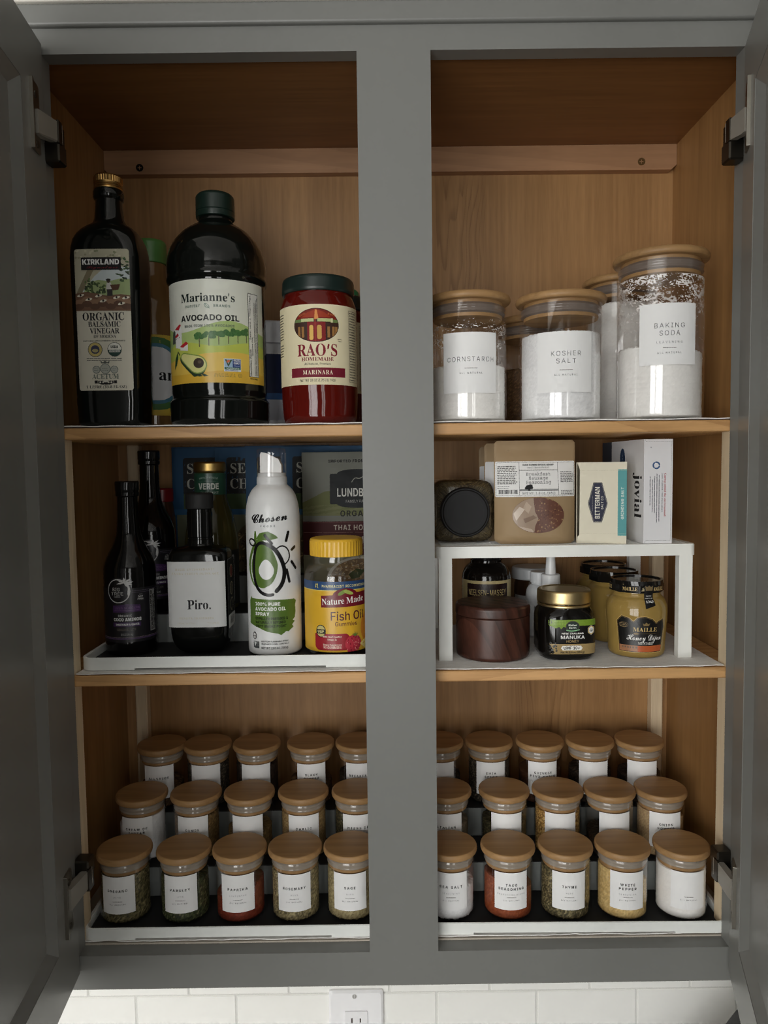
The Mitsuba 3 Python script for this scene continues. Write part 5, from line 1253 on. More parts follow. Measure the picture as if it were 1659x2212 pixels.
p.line([(-0.0040, 0.1135), (0.0020, 0.1100), (0.0075, 0.1040), (0.0130, 0.0930), (0.0155, 0.0830), (0.0145, 0.0730), (0.0110, 0.0650), (0.0055, 0.0590)], 0.0046, BLACK, 7)
p.poly([(-0.0200, 0.1285), (-0.0180, 0.1285), (-0.0172, 0.1180), (-0.0212, 0.1160)], AV, 5); p.poly([(-0.0180, 0.1200), (-0.0130, 0.1265), (-0.0030, 0.1285), (0.0060, 0.1235), (0.0085, 0.1205), (-0.0020, 0.1180), (-0.0140, 0.1185)], AV, 5)
lp = affinity.rotate(affinity.scale(Point(-0.0240, 0.1155).buffer(1, quad_segs=10), 0.0052, 0.0036), -25); p.add(lp.buffer(0.0008).difference(lp.buffer(-0.0008)), BLACK, 7)
p.line([(0.0060, 0.1080), (0.0120, 0.1120), (0.0190, 0.1090), (0.0225, 0.1010), (0.0210, 0.0940), (0.0150, 0.0890)], 0.0014, BLACK, 8)
for a, b in (((-0.0065, 0.1240), (0.0010, 0.1145)), ((0.0210, 0.1270), (0.0180, 0.1170)), ((0.0300, 0.1090), (0.0255, 0.1060)), ((0.0250, 0.0920), (0.0312, 0.0840)), ((0.0180, 0.0830), (0.0212, 0.0690))):
    p.line([a, ((a[0] * 0.5 + b[0] * 0.5), (a[1] * 0.5 + b[1] * 0.5)), b], 0.0032, BLACK, 8)
br = [(-0.0315, 0.0460), (-0.0290, 0.0520), (-0.0270, 0.0500), (0.0280, 0.0480), (0.0310, 0.0455), (0.0292, 0.0400), (0.0300, 0.0330), (0.0285, 0.0260), (0.0250, 0.0235), (0.0282, 0.0215), (0.0240, 0.0180), (0.0262, 0.0150), (0.0215, 0.0125), (0.0190, 0.0105), (0.0160, 0.0112), (0.0100, 0.0072), (0.0060, 0.0090), (-0.0060, 0.0115), (-0.0180, 0.0160), (-0.0320, 0.0200), (-0.0310, 0.0330)]
p.poly(br, AV, 3)
for t, z_ in (('100% PURE', 0.0418), ('AVOCADO OIL', 0.0360), ('SPRAY', 0.0302)):
    p.text(t, -0.0215, z_, 0.0042, S(230, 231, 226), 'black', align='l', width={'100% PURE': 0.0310, 'AVOCADO OIL': 0.0375, 'SPRAY': 0.0185}[t], lay=6)
for t, z_, w_ in (('EXPELLER PRESSED &', 0.0252, 0.0400), ('NATURALLY REFINED', 0.0208, 0.0370), ('500°F SMOKE POINT', 0.0164, 0.0380)):
    p.text(t, -0.0215, z_, 0.0031, S(36, 48, 20), 'black', align='l', width=w_, lay=6)
p.ell(-0.0235, 0.0060, 0.0030, 0.0044, S(50, 52, 50), 5); p.ell(-0.0235, 0.0060, 0.0022, 0.0034, S(214, 214, 212), 6); p.rect(-0.0255, 0.0050, -0.0215, 0.0062, S(60, 62, 60), 7)
p.rect(-0.0255, -0.0085, -0.0170, -0.0005, S(70, 74, 74), 5); p.poly([(-0.0248, -0.0012), (-0.0228, -0.0070), (-0.0206, -0.0012)], S(206, 208, 206), 6); p.greek(-0.0200, -0.002, -0.0175, 3, 0.002, 0.001, S(190, 192, 190), 5, 6)
p.text('CAUTION: FLAMMABLE SPRAY', -0.0140, -0.0010, 0.0019, S(30, 30, 30), 'bold', align='l', width=0.0325, lay=5); p.text('READ BACK PANEL CAREFULLY', -0.0140, -0.0040, 0.0019, S(30, 30, 30), 'bold', align='l', width=0.0335, lay=5)
p.text('NET WT 13.5 OZ. (383g)', -0.0140, -0.0090, 0.0024, S(24, 24, 24), 'bold', align='l', width=0.0320, lay=5)
printed('spray_can__printed_design', p, on_cyl(CX, CY, MZ + 0.0185, 0.0319, 3.0), 'm_satin', step=0.0025)
tag('spray_can', 'white spray can of avocado oil with a green brush-drawn avocado', 'spray can')

# fish oil gummies
FX, FY = -0.0733, 0.0865
prof = rounded([(0, 0.0008), (0.0345, 0.0008), (0.0382, 0.006), (0.0386, 0.0900), (0.0375, 0.0985), (0.0320, 0.1055), (0.0285, 0.1080), (0.0278, 0.1165)], 0.006)
shape('gummy_jar__jar', lathe(prof, 72), 'm_glass', None, 40, tw=at(FX, FY, MZ))
n_ = 90
vv = [(r * math.cos(2 * math.pi * q / n_), r * math.sin(2 * math.pi * q / n_), z) for z, rr in ((0.1162, 0.0316), (0.1335, 0.0316)) for q in range(n_) for r in [rr - 0.0006 * (q % 2)]]
ff = []
for q in range(n_):
    j = (q + 1) % n_
    ff += [(q, j, n_ + j), (q, n_ + j, n_ + q)]
rib = trimesh.Trimesh(np.array(vv), np.array(ff), process=False)
shape('gummy_jar__lid', cat(rib, lathe(rounded([(0.0314, 0.1333), (0.0305, 0.1358), (0.0285, 0.1366), (0, 0.1366)], 0.001), 60), lathe([(0, 0.1160), (0.0312, 0.1160), (0.0316, 0.1164)], 60)), 'm_satin', S(224, 176, 52), 30, tw=at(FX, FY, MZ))
rng = np.random.RandomState(4)
gm, gc = [], []
gb = trimesh.creation.icosphere(1, 1.0)
for i in range(240):
    t, r = rng.uniform(0, 6.283), 0.0305 * math.sqrt(rng.uniform(0.1, 1))
    b = gb.copy(); b.apply_scale(rng.uniform(0.0055, 0.0070) * np.array([1, 1, 0.8])); b.apply_translation([r * math.cos(t), r * math.sin(t), 0.0075 + 0.068 * rng.random()])
    gm.append(b); gc.append(np.tile(S(*[(150, 44, 44), (196, 140, 60), (170, 80, 60), (200, 170, 110)][rng.randint(4)]), (len(b.vertices), 1)))
g = cat(*gm)
shape('gummy_jar__gummies', (g.vertices, g.faces), 'm_satin', np.vstack(gc), True, tw=at(FX, FY, MZ))
labels['gummy_jar__gummies'] = {'label': 'red and yellow gummies', 'kind': 'stuff'}
p = Print(); full = sbox(-0.062, 0, 0.062, 0.0820); ox = 0.0035
p.add(full, S(214, 168, 48), 0); p.rect(-0.062, 0.0722, 0.062, 0.0820, S(44, 72, 112), 1); p.rect(-0.062, 0.0712, 0.062, 0.0722, S(206, 190, 110), 2)
p.text('#1', -0.0270 + ox, 0.0745, 0.0052, S(226, 206, 110), 'serif', width=0.0052, lay=4); p.text('PHARMACIST RECOMMENDED', 0.0085 + ox, 0.0752, 0.0030, S(216, 206, 150), 'bold', width=0.0580, track=0.12, lay=4)
p.add(unary_union([Polygon([(-0.0215 + ox, 0.0520), (0.0345 + ox, 0.0530), (0.0350 + ox, 0.0690), (0.0130 + ox, 0.0680), (-0.0215 + ox, 0.0655)]), affinity.scale(Point(0.0075 + ox, 0.0655).buffer(1, quad_segs=12), 0.0150, 0.0085)]), S(110, 24, 36), 4)
p.ell(0.0040 + ox, 0.0695, 0.0062, 0.0022, S(120, 142, 60), 5, 28); p.ell(0.0110 + ox, 0.0692, 0.0062, 0.0022, S(158, 172, 84), 6, -20)
p.text('Nature', -0.0205 + ox, 0.0550, 0.0072, S(232, 230, 224), 'serif', align='l', width=0.0265, lay=6, rot=3); p.text('Made', 0.0080 + ox, 0.0564, 0.0072, S(232, 230, 224), 'serif', align='l', width=0.0240, lay=6, rot=3)
p.text('Fish Oil', 0.0105 + ox, 0.0372, 0.0100, S(76, 24, 40), 'med', width=0.0430, lay=4); p.text('Gummies', 0.0080 + ox, 0.0305, 0.0048, S(90, 36, 40), 'med', width=0.0270, lay=4)
p.ell(-0.0225 + ox, 0.0245, 0.0062, 0.0072, S(44, 44, 40), 4); p.ell(-0.0225 + ox, 0.0245, 0.0055, 0.0064, S(196, 184, 120), 5); p.rect(-0.0285 + ox, 0.0215, -0.0165 + ox, 0.0265, S(40, 40, 38), 6); p.text('USP', -0.0225 + ox, 0.0225, 0.0030, S(216, 206, 150), 'black', width=0.0085, lay=8)
p.add(rrect(-0.0305 + ox, 0.0022, 0.0120 + ox, 0.0215, 0.0060), S(150, 34, 44), 3); p.rect(-0.0305 + ox, 0.010, -0.020 + ox, 0.0215, S(150, 34, 44), 3)
for t, z_, w_ in (('With heart healthy', 0.0172, 0.0225), ('Omega-3s', 0.0140, 0.0110), ('Dietary Supplement', 0.0078, 0.0220), ('90 GUMMIES', 0.0042, 0.0215)):
    p.text(t, -0.0060 + ox - 0.003, z_, 0.0022 if z_ > 0.005 else 0.0030, S(226, 206, 190), 'bold', width=w_, lay=5)
st = unary_union([affinity.scale(Point(0.0165 + ox, 0.0095).buffer(1, quad_segs=12), 0.0105, 0.0095), affinity.scale(Point(0.0150 + ox, 0.0040).buffer(1), 0.0070, 0.0070)])
p.add(st.intersection(full), S(178, 52, 66), 6)
rng = random.Random(3)
for i in range(46):
    p.ell(0.0085 + ox + rng.random() * 0.016, 0.001 + rng.random() * 0.016, 0.0006, 0.0009, S(*rng.choice([(214, 120, 120), (130, 30, 44)])), 7, 0, 3)
for a in range(-60, 61, 24):
    p.add(affinity.translate(affinity.rotate(Polygon([(-0.0007, 0), (0.0007, 0), (0.0002, 0.0056)]), -a, origin=(0, 0)), 0.0185 + ox, 0.0178), S(98, 116, 54), 8)
p.add(affinity.scale(Point(0.0440 + ox, 0.0260).buffer(1, quad_segs=14), 0.0170, 0.0210).intersection(full), S(206, 130, 44), 4); p.add(Polygon([(0.0250 + ox, 0.0080), (0.0450 + ox, 0.0180), (0.0450 + ox, 0.0010), (0.0330 + ox, 0.0015)]).intersection(full), S(226, 206, 130), 7); p.line([(0.0300 + ox, 0.0075), (0.0430 + ox, 0.0110)], 0.0009, S(206, 150, 56), 8)
printed('gummy_jar__wrap_label', p, on_cyl(FX, FY, MZ + 0.0070, 0.0388, 2.0), 'm_satin', step=0.003, clip=full)
tag('gummy_jar', 'clear jar of gummies with a yellow lid and yellow label', 'jar')

# ------------------------------------------------------------------ middle shelf, right: white metal rack and what stands on it
LZ = 0.3129
KX0, KX1, KY0, KY1, KT, KB = 0.0425, 0.3440, 0.0555, 0.2400, 0.4463, 0.4329
WR = S(226, 227, 222)
ol = rrect(KX0, KY0, KX1, KY1, 0.008)
bandm = cat(prism(ol.difference(ol.buffer(-0.0014)), 'z', KB, KT - 0.0012), prism(ol.buffer(-0.0006).difference(sbox(KX0 + 0.008, KY0 + 0.008, KX1 - 0.008, KY1 - 0.008)), 'z', KT - 0.0016, KT))
shape('metal_rack__rim', bandm, 'm_satin', WR, 30)
wires = []
for i in range(53):
    x = KX0 + 0.008 + (KX1 - KX0 - 0.016) * (i + 0.5) / 53
    wires.append(cuboid(x - 0.0007, x + 0.0007, KY0 + 0.007, KY1 - 0.007, KT - 0.0012, KT - 0.0004))
for i in range(30):
    y = KY0 + 0.008 + (KY1 - KY0 - 0.016) * (i + 0.5) / 30
    wires.append(cuboid(KX0 + 0.007, KX1 - 0.007, y - 0.0007, y + 0.0007, KT - 0.0009, KT - 0.0001))
shape('metal_rack__mesh_top', cat(*wires), 'm_satin', S(206, 206, 202), False)
labels['metal_rack__mesh_top'] = {'label': 'open wire mesh top', 'kind': 'stuff'}
for i, (x, y) in enumerate(((0.3245, 0.0570), (0.0463, 0.0570), (0.3245, 0.2270), (0.0463, 0.2270))):
    sec = Polygon([(x, y), (x + 0.0156, y), (x + 0.0156, y + 0.0110), (x + 0.0142, y + 0.0110), (x + 0.0142, y + 0.0014), (x + 0.0014, y + 0.0014), (x + 0.0014, y + 0.0110), (x, y + 0.0110)])
    shape('metal_rack__leg' + ('_%03d' % i if i else ''), prism(sec, 'z', LZ, KB + 0.008), 'm_satin', WR, False)
for i, y in enumerate((0.0590, 0.2290)):
    pass
tag('metal_rack', 'white metal shelf rack with a mesh top on the middle shelf', 'shelf rack')

# square glass jar lying on its side, dark lid towards the viewer
JX, JZ = 0.0795, KT + 0.0385
def lying(m):
    m = m.copy(); v = np.array(m.vertices)
    m.vertices = np.column_stack([v[:, 0] + JX, 0.0700 + v[:, 2], v[:, 1] + JZ])
    m.faces = np.array(m.faces)[:, ::-1]
    return m
jb = [(0.0020, 0.0285, 0.0285, 2), (0.0120, 0.0290, 0.0290, 2), (0.0135, 0.0318, 0.0318, 2.6), (0.0165, 0.0352, 0.0352, 4), (0.0215, 0.0375, 0.0375, 5.5), (0.0300, 0.0385, 0.0385, 6), (0.1300, 0.0385, 0.0385, 6), (0.1350, 0.0360, 0.0360, 5)]
shape('square_jar__glass', lying(loft(jb, 72)), 'm_glass', None, 40)
ji = [(0.0170, 0.0310, 0.0310, 3), (0.0215, 0.0355, 0.0355, 5), (0.0300, 0.0366, 0.0366, 6), (0.1290, 0.0366, 0.0366, 6)]
jm = loft([(a, b, c, e) for (a, b, c, e) in ji for _ in (0,)], 120)
jm = jm.subdivide().subdivide()
rng = np.random.RandomState(8)
jv = np.array(jm.vertices); jv += rng.uniform(-0.0004, 0.0004, jv.shape); jm.vertices = jv
jc = np.array([S(*c) for c in ((64, 54, 36), (88, 76, 50), (44, 38, 27), (110, 98, 66))])[rng.choice(4, len(jv), p=[0.4, 0.25, 0.25, 0.1])]
jm2 = lying(jm)
shape('square_jar__contents', (jm2.vertices, jm2.faces), 'm_matte', jc, True)
lidp = rounded([(0, 0.0), (0.0255, 0.0), (0.0268, 0.0012), (0.0282, 0.0012), (0.0292, 0.0030), (0.0292, 0.0130), (0, 0.0131)], {1: 0.0006, 3: 0.001, 4: 0.001})
lm = lathe(lidp, 72)
shape('square_jar__lid', lying(lm), 'm_matte', S(18, 18, 19), 30)
emb = Print()
emb.ell(0, 0, 0.0215, 0.0215, S(46, 46, 47), 0, 0, 20); emb.items[-1] = (Point(0, 0).buffer(0.0215, quad_segs=20).difference(Point(0, 0).buffer(0.0208, quad_segs=20)), S(24, 24, 25), 1)
printed('square_jar__lid__ring', emb, on_flat((JX, 0.0700, JZ), (1, 0, 0), (0, 0, 1)), 'm_matte', step=None)
tag('square_jar', 'square glass jar of dried herbs lying with its black lid to the front', 'jar')

# kraft pouch of sausage seasoning and the pouches behind it
KZ = KT + 0.0002
def kraft_pouch(key, cx, y, w, h, th, lab, pr_=None, col=(150, 127, 96), mat='m_matte', bottom=True):
    ws, n = w / 2, 40
    zs = np.linspace(0, h, 40)
    def half(z):
        t = z / h
        return 0.0008 + (th / 2) * np.clip(1 - t * 1.12, 0, 1) ** 0.7 * np.clip(0.55 + t * 6, 0, 1)
    def front(x, z):
        u = np.clip(1 - (np.abs(x) / ws) ** 4, 0, 1)
        return -(0.0006 + (half(z) - 0.0006) * u) + 0.0004 * np.sin(x * 150 + z * 60) * u + 0.0006 * np.sin(z * 110 - x * 70) * u
    corner = 0.006
    xs = np.linspace(-1, 1, 30)
    V = []
    for s in (1, -1):
        g = []
        for z in zs:
            wz = ws
            if z < corner:
                wz = ws - corner + math.sqrt(max(corner ** 2 - (corner - z) ** 2, 0))
            if z > h - 0.003:
                wz = ws - 0.003 + math.sqrt(max(0.003 ** 2 - (z - h + 0.003) ** 2, 0))
            x = xs * wz
            g.append(np.stack([x, s * front(x, np.full_like(x, z)), np.full_like(x, z)], 1))
        V.append(np.array(g).reshape(-1, 3))
    nx, nz = len(xs), len(zs)
    k = nx * nz
    i, j = np.meshgrid(np.arange(nz - 1), np.arange(nx - 1), indexing='ij')
    q = np.stack([i * nx + j, i * nx + j + 1, (i + 1) * nx + j + 1, (i + 1) * nx + j], -1).reshape(-1, 4)
    f = np.vstack([q[:, [0, 1, 2]], q[:, [0, 2, 3]]])
    ring = list(range(nx)) + [r * nx + nx - 1 for r in range(1, nz)] + [(nz - 1) * nx + c for c in range(nx - 2, -1, -1)] + [r * nx for r in range(nz - 2, 0, -1)]
    side = []
    for a, b in zip(ring, ring[1:] + ring[:1]):
        side += [(b, a, a + k), (b, a + k, b + k)]
    m = trimesh.Trimesh(np.vstack(V), np.vstack([f, f[:, ::-1] + k, side]), process=False)
    shape(key + '__bag', m, mat, S(*col), 45, tw=at(cx, y, KZ))
    if pr_ is not None:
        printed(key + '__label', pr_[0], on_surface(front, cx, y, KZ), mat, step=0.004, base=0.0006, ystep=0.005)
        if len(pr_) > 1:
            printed(key + '__window', pr_[1], on_surface(front, cx, y, KZ), 'm_satin', step=0.004, base=0.0006, ystep=0.005)
    tag(key, lab, 'pouch')
p = Print(); LB = 0.0465; zb = 0.0555
p.rect(-LB, zb, LB, zb + 0.0415, S(222, 222, 220), 0, 0.0015)
p.frame(-LB + 0.0010, zb + 0.0015, LB - 0.0008, zb + 0.0402, 0.0003, S(40, 40, 42), 2)
for x in (-0.0195, 0.0260):
    p.rect(x, zb + 0.0015, x + 0.0004, zb + 0.0402, S(40, 40, 42), 2)
for z_, t in ((0.0312, 0.0003), (0.0306, 0.0003), (0.0085, 0.0003), (0.0068, 0.0006)):
    p.rect(-0.0195, zb + z_, 0.0260, zb + z_ + t, S(40, 40, 42), 2)
p.rect(-0.0195, zb + 0.0074, 0.0260, zb + 0.0085, S(150, 152, 152), 2)
p.text('OAKTOWN SPICE SHOP', 0.0030, zb + 0.0362, 0.0020, INK, 'black', width=0.0370); p.text('Small-Batch Spices', 0.0030, zb + 0.0333, 0.0016, INK, 'mono', width=0.0260)
for t, z_, w_ in (('Breakfast', 0.0246, 0.0295), ('Sausage', 0.0198, 0.0230), ('Seasoning', 0.0150, 0.0295)):
    p.text(t, 0.0030, zb + z_, 0.0036, INK, 'mono', width=w_)
p.text('NET WT: 1.8 OZ. (48G)', 0.0030, zb + 0.0028, 0.0025, INK, 'mono', width=0.0385)
for dx, dz, r in ((-0.0090, 0.0115, 0.0030), (-0.0065, 0.0125, 0.0026), (-0.0110, 0.0102, 0.0022), (-0.0055, 0.0105, 0.0022), (-0.0082, 0.0100, 0.0024)):
    p.ell(dx, zb + dz, r, r * 0.75, BLACK, 4, 0, 5)
p.poly([(-0.0095, zb + 0.0070), (-0.0065, zb + 0.0070), (-0.0075, zb + 0.0105), (-0.0088, zb + 0.0105)], BLACK, 4)
for q in range(11):
    p.greek(-0.0440, zb + 0.0350 - q * 0.0020, -0.0215, 1, 0.001, 0.0010, S(70, 70, 72), 40 + q)
p.greek(-0.0440, zb + 0.0118, -0.030, 2, 0.0020, 0.0008, S(110, 110, 112), 60); p.barcode(-0.0425, zb + 0.0035, -0.0215, zb + 0.0085, S(50, 50, 52), 9)
for q in range(7):
    p.greek(0.0290, zb + 0.0280 - q * 0.0019, 0.0450, 1, 0.001, 0.0010, S(70, 70, 72), 70 + q)
for q in range(3):
    p.greek(0.0290, zb + 0.0065 - q * 0.0019, 0.0440, 1, 0.001, 0.0009, S(80, 80, 82), 80 + q)
w = Print()
w.ell(0.0020, 0.0340, 0.0302, 0.0207, S(96, 62, 50), 0, 0, 24)
rng = random.Random(12)
ov = affinity.scale(Point(0.0020, 0.0340).buffer(1, quad_segs=24), 0.0300, 0.0205)
for i in range(260):
    x, z = 0.002 + rng.uniform(-0.030, 0.030), 0.034 + rng.uniform(-0.0205, 0.0205)
    w.add(Point(x, z).buffer(rng.uniform(0.0005, 0.0011), quad_segs=2).intersection(ov), S(*rng.choice([(112, 74, 58), (80, 50, 42), (124, 88, 66), (150, 120, 84)])), 1)
lf = Polygon([(-0.030, 0.010), (-0.004, 0.010), (-0.002, 0.022), (0.002, 0.030), (-0.002, 0.038), (-0.004, 0.060), (-0.030, 0.060)]).intersection(ov)
w.add(lf, S(150, 130, 112), 2)
for pts, c in (([(-0.027, 0.036), (-0.020, 0.044), (-0.014, 0.041), (-0.024, 0.028)], (196, 182, 168)), ([(-0.016, 0.030), (-0.004, 0.034), (0.000, 0.031), (-0.014, 0.025)], (126, 104, 88)), ([(-0.012, 0.050), (-0.006, 0.044), (-0.010, 0.036), (-0.016, 0.042)], (172, 154, 136)), ([(-0.024, 0.022), (-0.006, 0.018), (-0.004, 0.014), (-0.020, 0.016)], (176, 158, 142))):
    w.add(Polygon(pts).intersection(ov), S(*c), 3)
kraft_pouch('spice_pouch', 0.1625, 0.0830, 0.0950, 0.1215, 0.0330, 'brown paper pouch with a white label reading Breakfast Sausage Seasoning and an oval window', (p, w))
labels['spice_pouch__window'] = {'label': 'oval window showing reddish seasoning'}
p2 = Print(); p2.rect(-LB, zb, LB, zb + 0.0415, S(206, 206, 206), 0, 0.0015)
kraft_pouch('spice_pouch_001', 0.1555, 0.1160, 0.0950, 0.1195, 0.0300, 'second brown paper pouch, its label edge peeping out behind the sausage seasoning pouch', (p2,))
p2 = Print(); p2.rect(-LB, zb - 0.004, LB, zb + 0.0360, S(196, 196, 198), 0, 0.0015)
kraft_pouch('spice_pouch_002', 0.1530, 0.1480, 0.0950, 0.1160, 0.0300, 'third brown paper pouch, hindmost behind the sausage seasoning pouch', (p2,), (138, 116, 88))
p2 = Print(); p2.text('NY', 0.030, 0.055, 0.012, S(104, 98, 90), 'bold', lay=1)
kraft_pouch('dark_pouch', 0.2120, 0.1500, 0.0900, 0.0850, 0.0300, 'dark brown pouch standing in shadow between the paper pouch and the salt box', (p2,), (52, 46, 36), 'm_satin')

# cream box of grinding salt, its front flap a little open on the left
B0, B1, BY0, BY1, BZ0, BZ1 = 0.2165, 0.2725, 0.0665, 0.1300, KT + 0.0002, 0.5415
CREAM = S(214, 208, 188)
shell = cat(cuboid(B0, B0 + 0.0007, BY0 + 0.0010, BY1, BZ0, BZ1), cuboid(B1 - 0.0007, B1, BY0 + 0.0014, BY1, BZ0, BZ1), cuboid(B0 + 0.0007, B1 - 0.0007, BY1 - 0.0007, BY1, BZ0, BZ1), cuboid(B0 + 0.0007, B1 - 0.0007, BY0 + 0.0014, BY1 - 0.0007, BZ0, BZ0 + 0.0007), cuboid(B0 + 0.0007, B1 - 0.0007, BY0 + 0.0014, BY1 - 0.0007, BZ1 - 0.0007, BZ1))
SBT = T().translate([0.2445, 0.0985, 0]).rotate([0, 0, 1], -13.0).translate([-0.2445, -0.0985, 0])
shape('salt_box__carton', shell, 'm_matte', CREAM, False, tw=SBT)
H = BZ1 - BZ0
fl = Polygon([(0.0008, 0.0), (0.0560, 0.0), (0.0560, H), (0.0004, H), (0.0020, H - 0.004), (0.0036, H - 0.009), (0.0034, H * 0.5), (0.0030, 0.010), (0.0012, 0.008)])
shape('salt_box__front_flap', prism(affinity.translate(fl, B0, BZ0), 'y', BY0, BY0 + 0.0008), 'm_matte', CREAM, False, tw=SBT)
p = Print()
p.rect(0.0462, 0.0095, 0.0560, H - 0.0085, S(84, 150, 152), 0)
p.text('GRINDING SALT', 0.0528, 0.0285, 0.0030, S(220, 226, 220), 'bold', align='l', width=0.0375, rot=90, track=0.1, lay=3)
bd = Polygon([(0.0190, 0.0250), (0.0285, 0.0250), (0.0350, 0.0470), (0.0285, 0.0715), (0.0190, 0.0715), (0.0128, 0.0470)])
p.add(bd, S(36, 38, 58), 1); p.add(bd.buffer(-0.0006).difference(bd.buffer(-0.0009)), S(170, 164, 146), 2)
p.text('BITTERMAN', 0.0262, 0.0290, 0.0056, S(216, 212, 200), 'bold', align='l', width=0.0375, rot=90, lay=3); p.text('SALT CO', 0.0300, 0.0400, 0.0024, S(206, 202, 190), 'bold', align='l', width=0.0155, rot=90, lay=3, track=0.1)
p.greek(0.0380, 0.0175, 0.0570, 1, 0.001, 0.0007, S(110, 108, 110), 3, 3, vertical=True)
for z_ in (0.0115, H - 0.0098):
    p.rect(0.0036, z_, 0.0560, z_ + 0.00025, S(196, 190, 168), 1)
printed('salt_box__front_flap__print', p, on_flat((B0, BY0, BZ0), (1, 0, 0), (0, 0, 1)), step=None, tw=SBT)
tag('salt_box', 'cream carton of grinding salt with a teal stripe and navy emblem', 'box')

# white pasta box standing end-on
J0, J1, JY0, JY1, JB0, JB1 = 0.2838, 0.3172, 0.0600, 0.2180, KT + 0.0002, 0.5672
jt = at(0, 0, 0)
shape('pasta_box__carton', cuboid(J0, J1, JY0, JY1, JB0, JB1, 0.0005), 'm_matte', S(214, 214, 216), False)
p = Print(); w_, h_ = J1 - J0, JB1 - JB0
for a, b in (((0.0008, h_ - 0.0005), (0.0026, h_ - 0.0034)), ((0.0026, h_ - 0.0034), (w_ - 0.0010, h_ - 0.0034)), ((0.0008, 0.0006), (0.0026, 0.0036)), ((0.0026, 0.0036), (w_ - 0.0020, 0.0036)), ((w_ - 0.0020, 0.0036), (w_ - 0.0020, h_ - 0.0034))):
    p.line([a, b], 0.00035, S(150, 150, 152), 1)
for q in range(3):
    a0 = q * 120 + 10
    arcp = [(0.0142 + 0.0036 * math.cos(math.radians(a0 + t)), 0.0905 + 0.0036 * math.sin(math.radians(a0 + t))) for t in range(0, 92, 15)]
    p.line(arcp, 0.0017, S(60, 86, 124), 2)
p.text('Caring about the environment', 0.0234, 0.0815, 0.0025, S(150, 50, 58), 'serif', align='l', width=0.0500, rot=-90, lay=3); p.text('100% PLASTIC FREE PACKAGING', 0.0204, 0.0815, 0.0016, S(50, 50, 54), 'bold', align='l', width=0.0450, track=0.25, rot=-90, lay=3)
for q, ln in enumerate((0.056, 0.057, 0.046, 0.045, 0.037)):
    p.greek(0.0815 - ln, 0.0172 - q * 0.0026, 0.0815, 1, 0.001, 0.0009, S(110, 110, 116), 90 + q, 3, vertical=True)
p.ell(0.0080, 0.1110, 0.0009, 0.0009, S(170, 170, 176), 2)
printed('pasta_box__end_print', p, on_flat((J0, JY0, JB0), (1, 0, 0), (0, 0, 1)), step=None)
p = Print()
p.text('jovial', 0.128, 0.0800, 0.0230, S(24, 24, 28), 'serif', align='l', width=0.0520, rot=-90, lay=2)
p.ell(0.083, 0.0985, 0.0130, 0.0095, S(44, 62, 90), 1, 90); p.greek(0.090, 0.0825, 0.107, 1, 0.001, 0.0016, S(120, 134, 152), 5, 2, vertical=True)
p.rect(0.0, 0.0, JY1 - JY0, JB1 - JB0, S(214, 214, 216), -1); p.rect(0.0, 0.0, 0.040, JB1 - JB0, S(70, 74, 84), 0)
printed('pasta_box__side_print', p, on_flat((J0, JY1, JB0), (0, -1, 0), (0, 0, 1)), step=None, base=0.0001)
tag('pasta_box', 'white pasta carton standing end-on at the right of the metal rack', 'box')

# ------------------------------------------------------------------ below the rack
# round dark wooden box with lid
WXc, WYc = 0.1131, 0.0870
shape('wooden_box__body', lathe(rounded([(0, 0.0002), (0.0418, 0.0002), (0.0436, 0.0030), (0.0438, 0.0484), (0.0430, 0.0496), (0, 0.0496)], {1: 0.002, 2: 0.002}), 80), 'm_rose', None, 35, tw=at(WXc, WYc, LZ), uv=(0.4, 0))
shape('wooden_box__lid', lathe(rounded([(0, 0.0500), (0.0432, 0.0500), (0.0443, 0.0510), (0.0443, 0.0608), (0.0425, 0.0633), (0, 0.0638)], {1: 0.0006, 2: 0.001, 3: 0.003, 4: 0.004}), 80), 'm_rose', None, 35, tw=at(WXc, WYc, LZ), uv=(0.9, 0))
tag('wooden_box', 'round dark wooden lidded box under the metal rack', 'box')

# vanilla bottle behind it
NX, NY = 0.1180, 0.1740
prof = rounded([(0, 0.0006), (0.0290, 0.0006), (0.0318, 0.005), (0.0320, 0.0780), (0.0310, 0.0870), (0.0260, 0.0955), (0.0215, 0.0985), (0.0205, 0.1000), (0.0205, 0.1030)], 0.005)
shape('vanilla_bottle__body', lathe(prof, 64), 'm_gloss', S(14, 10, 8), 38, tw=at(NX, NY, LZ))
shape('vanilla_bottle__cap', lathe(rounded([(0, 0.1020), (0.0190, 0.1020), (0.0198, 0.1030), (0.0190, 0.1042), (0.0198, 0.1054), (0.0190, 0.1066), (0.0198, 0.1080), (0.0198, 0.1160), (0.0185, 0.1172), (0, 0.1174)], 0.0004), 48), 'm_gloss', S(18, 16, 15), 38, tw=at(NX, NY, LZ))
p = Print(); full = sbox(-0.045, 0, 0.045, 0.0680)
p.add(full, S(176, 160, 116), 0); p.rect(-0.029, 0.036, 0.029, 0.0640, S(34, 18, 18), 1); p.rect(-0.0262, 0.0445, 0.0262, 0.0450, S(170, 150, 108), 2)
p.text('NIELSEN-MASSEY', 0, 0.0490, 0.0078, S(186, 166, 118), 'med', width=0.0530, lay=3)
for s in (-1, 1):
    p.line([(0, 0.0385), (s * 0.008, 0.0410), (s * 0.018, 0.0395), (s * 0.026, 0.0385)], 0.0008, S(186, 166, 118), 3)
p.poly([(-0.003, 0.0385), (0.003, 0.0385), (0.004, 0.0425), (0.0005, 0.0405), (-0.004, 0.0425)], S(186, 166, 118), 3); p.rect(-0.03, 0.004, 0.03, 0.032, S(60, 34, 30), 1)
printed('vanilla_bottle__wrap_label', p, on_cyl(NX, NY, LZ + 0.0110, 0.0321, -5.0), 'm_satin', step=0.003, clip=full)
